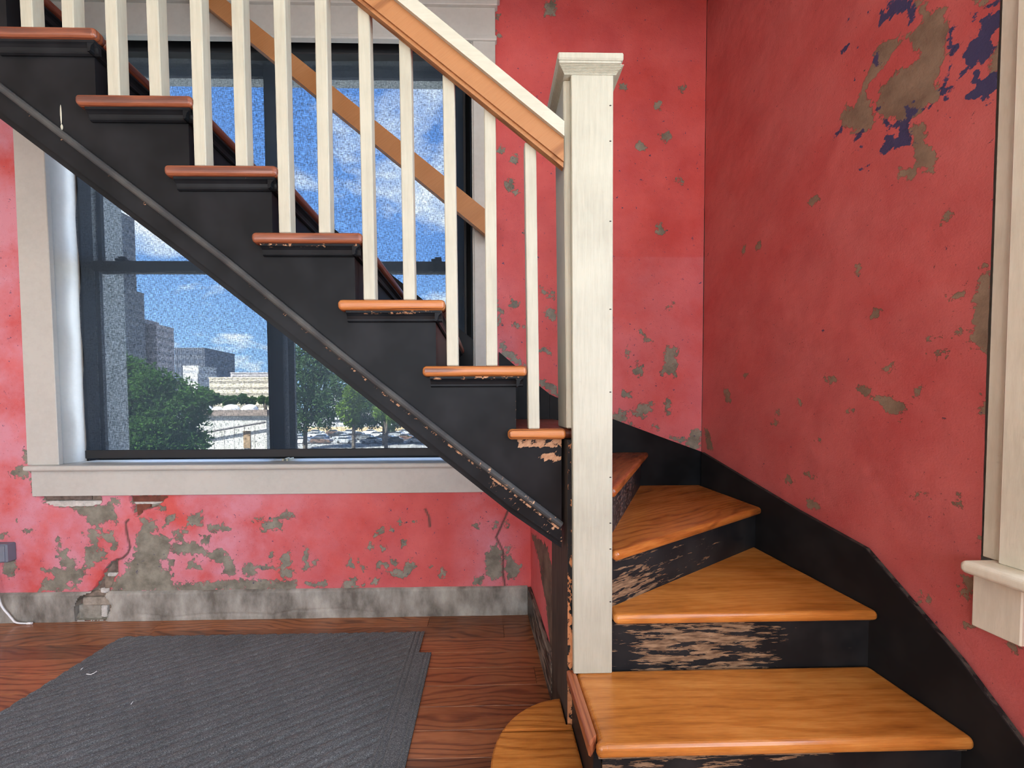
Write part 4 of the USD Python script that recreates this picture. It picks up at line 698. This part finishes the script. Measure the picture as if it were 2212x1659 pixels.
# ------------------------------------------------------------------ handrail on the wall
hr = thing('wall_handrail', 'plain brown wooden handrail sloping across the window behind the balusters', 'handrail')
YH0, YH1 = YW - .105, YW - .067
hp = line((564, 61), (1072, 471), YH0, -3.1) + line((538.6, 88.6), (1062, 517), YH0, -3.1)[::-1]
g = Polygon([hp[0], hp[1], hp[2], hp[3]]); e1 = onY(1075, 479, YH0); 
obj('rail', slabY(g.buffer(-.018, join_style=2).buffer(.018, quad_segs=6), YH0, YH1), wood('wall_rail_wood', (.1, .035, .01), (.36, .15, .05), (.46, .21, .08), rot=(0, .66, 0), rough=.5, wave=5., distort=4., stretch=.08, coat=0.), hr, smooth=25)
for px, py in ((1062, 470), (30, -370)):
    c = onY(px, py, YH0); obj('bracket', [bx(c[0] - .012, c[0] + .012, YH1 - .003, YW + (.003 if px > 500 else -.018), c[2] - .03, c[2] - .006, .003), bx(c[0] - .02, c[0] + .02, YW - (.008 if px > 500 else .027), YW + (.003 if px > 500 else -.018), c[2] - .05, c[2] + .02, .002)], m_frame, hr)

# ------------------------------------------------------------------ mat, cable, outlet box, lint
mx0, mx1, my0, my1 = onZ(225, 1400, 0)[0], onZ(905, 1540, 0)[0], .72, onZ(600, 1371, 0)[1]
xn, yn = onZ(908, 1400, 0)[0], onZ(920, 1413, 0)[1]
S = .0036
P, Q = grid(np.arange(mx0, mx1, S), np.arange(my0, my1, S))
cen = P[Q].mean(1); rc = np.hypot(np.maximum(mx0 + .07 - cen[:, 0], 0), np.maximum(cen[:, 1] - (my1 - .07), 0))
Q = Q[~((cen[:, 0] > xn) & (cen[:, 1] > yn)) & (rc < .07)]
P, T_ = prune(P, tri(Q))
u = P[:, 0] * math.cos(.52) + P[:, 1] * math.sin(.52); v = -P[:, 0] * math.sin(.52) + P[:, 1] * math.cos(.52); u2 = P[:, 0] * math.cos(.52) - P[:, 1] * math.sin(.52)
sq = lambda t, duty, e: np.clip((duty - np.abs(t - np.round(t)) * 2) / e, 0, 1)
ridge = sq(v / .044, .74, .2) * np.clip(.3 + sq(u2 / .044, .82, .2), 0, 1)
edge = mx1 - P[:, 0]; inner = edge > .115
border = 1 - sq((edge - .103) / .05, .18, .12) * (np.abs(edge - .103) < .02) - sq((edge - .080) / .05, .18, .12) * (np.abs(edge - .080) < .012) - .8 * sq((edge - .03) / .05, .16, .1) * (np.abs(edge - .03) < .01) - .8 * sq((edge - .014) / .05, .16, .1) * (np.abs(edge - .014) < .006)
hgt = np.where(inner, ridge, np.clip(border, 0, 1))
rim = np.minimum.reduce([P[:, 0] - mx0, mx1 - P[:, 0], my1 - P[:, 1], P[:, 1] - my0])
zm = .0055 + .0042 * hgt + .0018 * (meshkit.noise(np.column_stack([P * 260, P[:, :1] * 0])) - .5) - .006 * np.clip(1 - rim / .006, 0, 1)
m_mat = M('mat_fibre', {'g': ('geometry', {}), 'ms': ('mapping', {'scale': (260, 420, 260)}), 'n': ('noise_texture', {'scale': 1., 'detail': 4., 'roughness': .75}), 'r': ('rgb_ramp', {'ramp': [(0, (.012, .013, .014)), (.36, (.035, .037, .039)), (.55, (.115, .12, .12)), (.74, (.36, .37, .37)), (1, (.4, .4, .4))]}),
    'n2': ('noise_texture', {'scale': 3., 'detail': 4.}), 'v': ('map_range', {'from_min': .3, 'from_max': .7, 'to_min': .8, 'to_max': 1.15}), 'h': ('hsv', {}), 'bp': ('bump', {'strength': .8, 'distance': .002}), 'p': ('principled_bsdf', {'roughness': .95, 'specular_ior_level': .15, 'sheen_weight': .15})},
    [('g.position', 'ms.vector'), ('ms.vector', 'n.vector'), ('n.fac', 'r.fac'), ('g.position', 'n2.vector'), ('n2.fac', 'v.value'), ('v.result', 'h.value'), ('r.color', 'h.color'), ('h.color', 'p.base_color'), ('n.fac', 'bp.height'), ('bp.normal', 'p.normal')], 'p.BSDF')
mt = thing('door_mat', 'large charcoal ribbed floor mat with a notched corner lying on the oak floor', 'mat')
obj('pile', trimesh.Trimesh(np.column_stack([P, zm]), T_, process=False), m_mat, mt, smooth=True)
obj('backing', slabZ(Polygon([(mx0 + .006, my0), (mx1 - .004, my0), (mx1 - .004, yn - .004), (xn - .004, yn - .004), (xn - .004, my1 - .004), (mx0 + .06, my1 - .004), (mx0 + .006, my1 - .06)]), .0003, .004), m_black, mt)
m_lint = flat_mat('white_thread', (.8, .8, .78), .8)
for (pts, lab) in (([(187, 1456), (196, 1457), (203, 1454), (209, 1450)], 'short curved white thread lying on the charcoal mat'), ([(175, 1446), (179, 1443)], 'tiny white scrap left of the curved thread on the mat'), ([(283, 1521), (287, 1516)], 'small white fleck on the mat nearest the camera')):
    q = np.array([onZ(x, y, .0115) for x, y in pts]); q = np.array([np.interp(np.linspace(0, 1, 12), np.linspace(0, 1, len(q)), q[:, i]) for i in range(3)]).T
    obj('thread', tube(q, .0016, 6), m_lint, label=lab, cat='thread', group='white lint on the mat')
cb = [onY(x, y, YW - .02) for x, y in ((-14, 1222), (-9, 1250), (0, 1284), (5, 1303), (12, 1315), (21, 1325))] + [np.array([onY(x, 1330, YW - .03)[0], YW - .03, z]) for x, z in ((31, .014), (42, .0065), (58, .0055))]
from scipy.interpolate import PchipInterpolator
cb = np.array(cb); dd = np.r_[0, np.cumsum(np.linalg.norm(np.diff(cb, axis=0), axis=1))]; q = PchipInterpolator(dd, cb)(np.linspace(0, dd[-1], 70))
for _ in range(6): q[1:-1] = (q[:-2] + 2 * q[1:-1] + q[2:]) / 4
q[:, 2] = np.maximum(q[:, 2], .0052); q[:, 1] = np.minimum(q[:, 1], YW - .027)
cable = thing('cable', 'thin white cable curving down the wall to the floor at the baseboard', 'cable')
obj('sleeve', tube(q, .0045, 8), flat_mat('cable_white', (.72, .72, .72), .4), cable, smooth=True); obj('tip', tube(np.array([q[-1], q[-1] + (.012, 0, 0), q[-1] + (.024, 0, 0)]), .006, 8), m_lint, cable)
o0, o1 = onY(14, 1176, YW - .04), onY(14, 1216, YW - .04)
ob = thing('outlet_box', 'blue-grey surface box on the red wall near the white cable', 'outlet box')
obj('box', bx(o0[0] - .13, o0[0], YW - .042, YW + .004, o1[2], o0[2], .006), flat_mat('box_grey', (.14, .16, .2), .45), ob); obj('cover', bx(o0[0] - .122, o0[0] - .008, YW - .046, YW - .041, o1[2] + .008, o0[2] - .008, .002), flat_mat('box_cover', (.17, .19, .23), .4), ob)

# ------------------------------------------------------------------ outside, seen through the shade: the room is on an upper floor
GZ = -7.0
obj('ground', plain(-420, 300, 9, 900, GZ - 1, GZ), noisy('asphalt', (.15, .15, .15), (.25, .245, .24), .6, .9, 0, 10.), kind='structure')
m_leaf = []
for i, (a, b) in enumerate([((.045, .1, .022), (.24, .38, .1)), ((.055, .11, .03), (.26, .4, .12)), ((.1, .17, .02), (.36, .46, .08)), ((.06, .11, .045), (.27, .37, .17))]):
    m_leaf.append(M(f'leaves_{i}', {'g': ('geometry', {}), 'r': ('rgb_ramp', {'ramp': [a, b]}), 'd': ('diffuse_bsdf', {}), 't': ('translucent_bsdf', {}), 'm': ('mix_closure', {'fac': .5})},
                    [('g.random_per_island', 'r.fac'), ('r.color', 'd.color'), ('r.color', 't.color'), ('d.BSDF', 'm.closure1'), ('t.BSDF', 'm.closure2')], 'm.closure'))
m_bark = flat_mat('bark', (.07, .055, .04), .9)
def tree(label, blobs, n, size, leaf, D, seed, group=None, base=None):
    """blobs: (px, py, radius px) of the crown as seen at distance D"""
    g = np.random.default_rng(seed); k = D / F; C = []
    for px, py, r in blobs:
        c = onY(px, py, D + g.uniform(-.5, .5) * r * k); C.append((c, r * k))
    w = np.array([r ** 2 for _, r in C]); idx = g.choice(len(C), n, p=w / w.sum())
    d = g.normal(size=(n, 3)); d /= np.linalg.norm(d, axis=1, keepdims=True); rad = g.uniform(.35, 1, n) ** .45
    p = np.array([C[i][0] for i in idx]) + d * (np.array([C[i][1] for i in idx]) * rad * (1 + .18 * g.normal(size=n)))[:, None]
    p = p[p[:, 2] > GZ + .2]; n = len(p)
    a = g.normal(size=(n, 3)); a /= np.linalg.norm(a, axis=1, keepdims=True); b = np.cross(a, g.normal(size=(n, 3))); b /= np.linalg.norm(b, axis=1, keepdims=True)
    s = size * g.uniform(.6, 1.3, n)[:, None]
    v = np.stack([p - a * s, p + b * s * .5, p + a * s, p - b * s * .5], 1).reshape(-1, 3); q = np.arange(4 * n).reshape(-1, 4)
    t = thing('tree', label, 'tree', group)
    obj('crown', trimesh.Trimesh(v, tri(q), process=False), leaf, t)
    bx_ = np.mean([c[0] for c, _ in C]) if base is None else onY(base, 900, D)[0]; top = np.mean([c[2] for c, _ in C])
    st_ = [tube(np.array([(bx_, D, GZ), (bx_ + .1, D, (GZ + top) / 2), (bx_ + .3, D, top)]), np.array([.28, .22, .1]) * max(1, D / 50), 7)]
    for c, r in C[::2]: st_.append(tube(np.array([(bx_ + .1, D, (GZ + top) / 2), (np.array((bx_, D, top)) + c) / 2, c]), np.array([.13, .09, .03]) * max(1, D / 50), 5))
    obj('trunk', st_, m_bark, t)
tree('big dense green tree filling the lower left of the left-hand pane', [(240, 792, 36), (285, 812, 40), (330, 836, 38), (375, 850, 38), (412, 868, 30), (255, 850, 52), (310, 880, 58), (375, 900, 48), (245, 925, 50), (315, 945, 48), (395, 945, 38), (425, 955, 26), (205, 880, 50), (425, 890, 26), (350, 965, 50), (270, 970, 50)], 26000, .13, m_leaf[0], 24, 1, base=330)
tree('grey-green feathery tree beside the mullion in the right-hand pane', [(650, 765, 26), (668, 790, 34), (700, 800, 30), (650, 830, 36), (690, 840, 40), (660, 880, 38), (715, 870, 34), (735, 830, 22), (650, 912, 24), (700, 905, 24)], 12000, .32, m_leaf[3], 77, 2, base=658)
tree('bright yellow-green tree in the middle of the right-hand pane', [(762, 850, 18), (750, 886, 20), (770, 872, 16), (757, 905, 16), (765, 830, 12)], 4500, .24, m_leaf[2], 60, 3)
tree('yellow-green shrub low beside the stringer in the right-hand pane', [(822, 892, 15), (845, 900, 12)], 3000, .18, m_leaf[2], 66, 4)
tree('mid-green tree right of the yellow-green one, above the parked cars', [(795, 850, 28), (830, 850, 28), (800, 895, 28), (865, 880, 30), (895, 905, 26), (845, 908, 22), (770, 912, 16)], 9500, .34, m_leaf[1], 84, 5)
for i, (bl, lab) in enumerate([([(440, 850, 13), (455, 858, 13), (470, 862, 11)], 'small dark tree next to the big tree, in front of the cream office block'), ([(490, 866, 9), (505, 864, 9)], 'low round tree left under the cream office block'), ([(525, 862, 10), (545, 866, 8)], 'low tree under the middle of the cream office block'), ([(566, 864, 8), (582, 866, 8)], 'low tree at the right end of the cream office block')]):
    tree(lab, bl, 1300, .7, m_leaf[1], 165 + 12 * i, 10 + i)
m_glass_d = flat_mat('office_glass', (.05, .06, .075), .25)
def block(name, label, px0, px1, py0, py1, D, depth, mat, floors=0, band=.45, bands_mat=None, cols=0, cat='building', parts=()):
    a, b = onY(px0, py0, D), onY(px1, py1, D); zb = min(b[2], GZ) if py1 > 930 else GZ
    t = thing(name, label, cat)
    obj('walls', plain(a[0], b[0], D, D + depth, zb, a[2]), mat, t)
    obj('parapet', plain(a[0] - .2, b[0] + .2, D - .25, D + depth + .2, a[2], a[2] + .9), mat, t)
    if floors:
        h = (a[2] - GZ) / floors
        for i in range(floors):
            z = a[2] - (i + 1) * h
            if z + h > 1.1 - 120 and i < floors: obj('window_band', [plain(a[0] + .6, b[0] - .6, D - .12, D + .1, z + h * .25, z + h * (.25 + band)), plain(b[0] - .1, b[0] + .12, D + .6, D + depth - .6, z + h * .25, z + h * (.25 + band))], bands_mat or m_glass_d, t)
    for i in range(cols):
        x = a[0] + (b[0] - a[0]) * (i + .5) / cols; obj('pier', plain(x - .35, x + .35, D - .35, D + .1, GZ, a[2]), mat, t)
    return t, a, b
m_ta = noisy('tower_grey', (.12, .115, .12), (.17, .165, .17), .2, .8, 0); m_tb = noisy('tower_pink', (.3, .26, .26), (.38, .34, .33), .2, .8, 0)
block('office_tower', 'tall grey banded tower at the far left of the view', 165, 249, 445, 900, 300, 22, m_ta, 26, .4, flat_mat('band_a', (.07, .07, .08), .5))
block('office_tower', 'lower grey shoulder tower directly right of the tallest tower', 250, 270, 620, 900, 301, 20, m_ta, 16, .4, flat_mat('band_b', (.08, .08, .09), .5))
block('office_tower', 'pale pinkish tower behind the big tree', 271, 306, 688, 900, 330, 20, m_tb, 13, .4, flat_mat('band_c', (.17, .15, .15), .5))
block('office_tower', 'slightly lower pale tower right of the pinkish one', 307, 344, 702, 900, 332, 18, m_tb, 12, .4, flat_mat('band_d', (.2, .18, .18), .5))
block('office_building', 'dark blue-grey square office block standing alone against the sky', 377, 446, 753, 900, 430, 50, flat_mat('dark_block', (.075, .085, .11), .5), 8, .5, flat_mat('dark_band', (.05, .06, .085), .35), 7)
block('white_building', 'small white building in front of the dark office block', 395, 432, 792, 900, 380, 25, flat_mat('white_render', (.46, .455, .44), .8), 6, .3, flat_mat('band_e', (.3, .3, .32), .5))
block('cream_building', 'long cream office block with rows of dark window strips', 452, 592, 818, 900, 250, 30, flat_mat('cream_render', (.46, .4, .3), .8), 7, .38, flat_mat('band_f', (.22, .19, .15), .5))
block('grey_building', 'grey building with a flat roof behind the cream office block', 498, 600, 807, 900, 300, 30, flat_mat('grey_render', (.3, .28, .29), .8), 7, .35, flat_mat('band_g', (.16, .15, .16), .5))
block('white_building', 'white low building between trees in the right-hand pane', 715, 752, 858, 900, 190, 14, flat_mat('white_render_2', (.6, .6, .62), .8), 3, .3)
# flat-roofed shed close by
D = 58; a, b = onY(418, 886, D), onY(575, 886, D); zf = onY(500, 898, D)[2]
sh = thing('low_building', 'pale flat-roofed low building with a brown fascia and white roof domes', 'building')
m_pw = noisy('pale_wall', (.34, .33, .3), (.46, .45, .42), .8, .85, 0)
obj('walls', plain(a[0], b[0], D, D + 5, GZ, zf + .1), m_pw, sh); obj('fascia', plain(a[0] - .4, b[0] + .4, D - .5, D + 5.4, zf, a[2]), flat_mat('brown_fascia', (.16, .12, .1), .7), sh)
for px, r in ((442, 15), (470, 10), (500, 16), (540, 16)):
    c = onY(px, 884, D + 2.6); rr = min(r * (D + 2.6) / F, 1.3); s = trimesh.creation.icosphere(2, 1.); s.apply_scale([rr, rr, rr * .75]); s.apply_translation([c[0], D + 2.6, a[2]]); obj('roof_dome', s, flat_mat(f'dome_white_{px}', (.72, .72, .72), .5), sh, smooth=True)
for i in range(6): obj('wall_joint', plain(a[0] + 1.3 + i * 1.5, a[0] + 1.42 + i * 1.5, D - .05, D + .02, GZ, zf - 1.4), flat_mat(f'joint_{i}', (.35, .33, .3), .8), sh)
p, q = onY(432, 936, D - .8), onY(572, 912, D - .8); obj('ramp_rail', tube(np.array([p, (p + q) / 2, q]), .16, 6), flat_mat('rail_dark', (.09, .08, .08), .7), sh)
c = onY(534, 945, D); obj('brown_door', plain(c[0] - .5, c[0] + .5, D - .12, D + .02, c[2] - 1.6, c[2] + 1.0), flat_mat('door_brown', (.2, .13, .07), .7), sh)
# low tan wall and the parked cars
tw0, tw1 = onY(632, 930, 128), onY(930, 919, 128)
obj('retaining_wall', plain(tw0[0], tw1[0], 128, 128.5, GZ, GZ + 1.9), flat_mat('tan_wall', (.5, .36, .2), .85), label='low sunlit tan wall behind the parked cars', cat='garden wall')
m_tyre = flat_mat('tyre', (.02, .02, .02), .8); m_cw = flat_mat('car_glass', (.03, .035, .04), .08)
def car(label, col, group, loc, rot):
    t = thing('car', label, 'car', group, loc=loc, rot=rot)
    body = slabY(Polygon([(-2.2, .28), (2.2, .28), (2.25, .62), (2.1, .86), (1.15, .98), (.95, 1.02), (-1.75, 1.04), (-2.15, .98), (-2.25, .6)]).buffer(.06), -.88, .88)
    roof = cham([[[(-1.75, -.8, 1.0), (-1.25, -.62, 1.46)], [(-1.75, .8, 1.0), (-1.25, .62, 1.46)]], [[(1.1, -.8, 1.0), (.35, -.62, 1.46)], [(1.1, .8, 1.0), (.35, .62, 1.46)]]], .05)
    m = M('car_paint_' + group.split()[0], {'p': ('principled_bsdf', {'base_color': col, 'roughness': .3, 'coat_weight': .5})}, [], 'p.BSDF')
    obj('body', body, m, t); obj('windows', roof, m_cw, t); obj('roof', bx(-1.27, .37, -.63, .63, 1.44, 1.5, .03), m, t)
    for x in (-1.35, 1.35):
        for y in (-.8, .8):
            c = trimesh.creation.cylinder(.32, .2, 16); c.apply_transform(trimesh.transformations.rotation_matrix(math.pi / 2, [1, 0, 0])); c.apply_translation([x, y, .32]); obj('wheel', c, m_tyre, t)
    return t
g_ = np.random.default_rng(5)
spots = [(D_, 0) for D_ in (89, 98, 108, 119)]; protos = {}
cols = [('white', (.7, .7, .7)), ('silver', (.3, .31, .33)), ('black', (.015, .015, .017)), ('blue', (.04, .06, .11)), ('white', (.7, .7, .7)), ('silver', (.3, .31, .33)), ('black', (.015, .015, .017)), ('grey', (.1, .105, .11)), ('brown', (.1, .06, .045))]
for D_ in (89, 98, 108, 119):
    for px in np.arange(645, 935, 5.5 * F / D_):
        x = onY(px + g_.uniform(-3, 3), 950, D_)[0]; nm, c = cols[g_.integers(0, len(cols))]; rot = g_.choice([0, 180]) + g_.uniform(-12, 12)
        lab = f'{nm} car parked in the lot beyond the right-hand pane'
        if nm in protos: dup(protos[nm], (x, D_, GZ), rot, lab)
        else: protos[nm] = car(lab, c, nm + ' cars in the parking lot', (x, D_, GZ), rot)
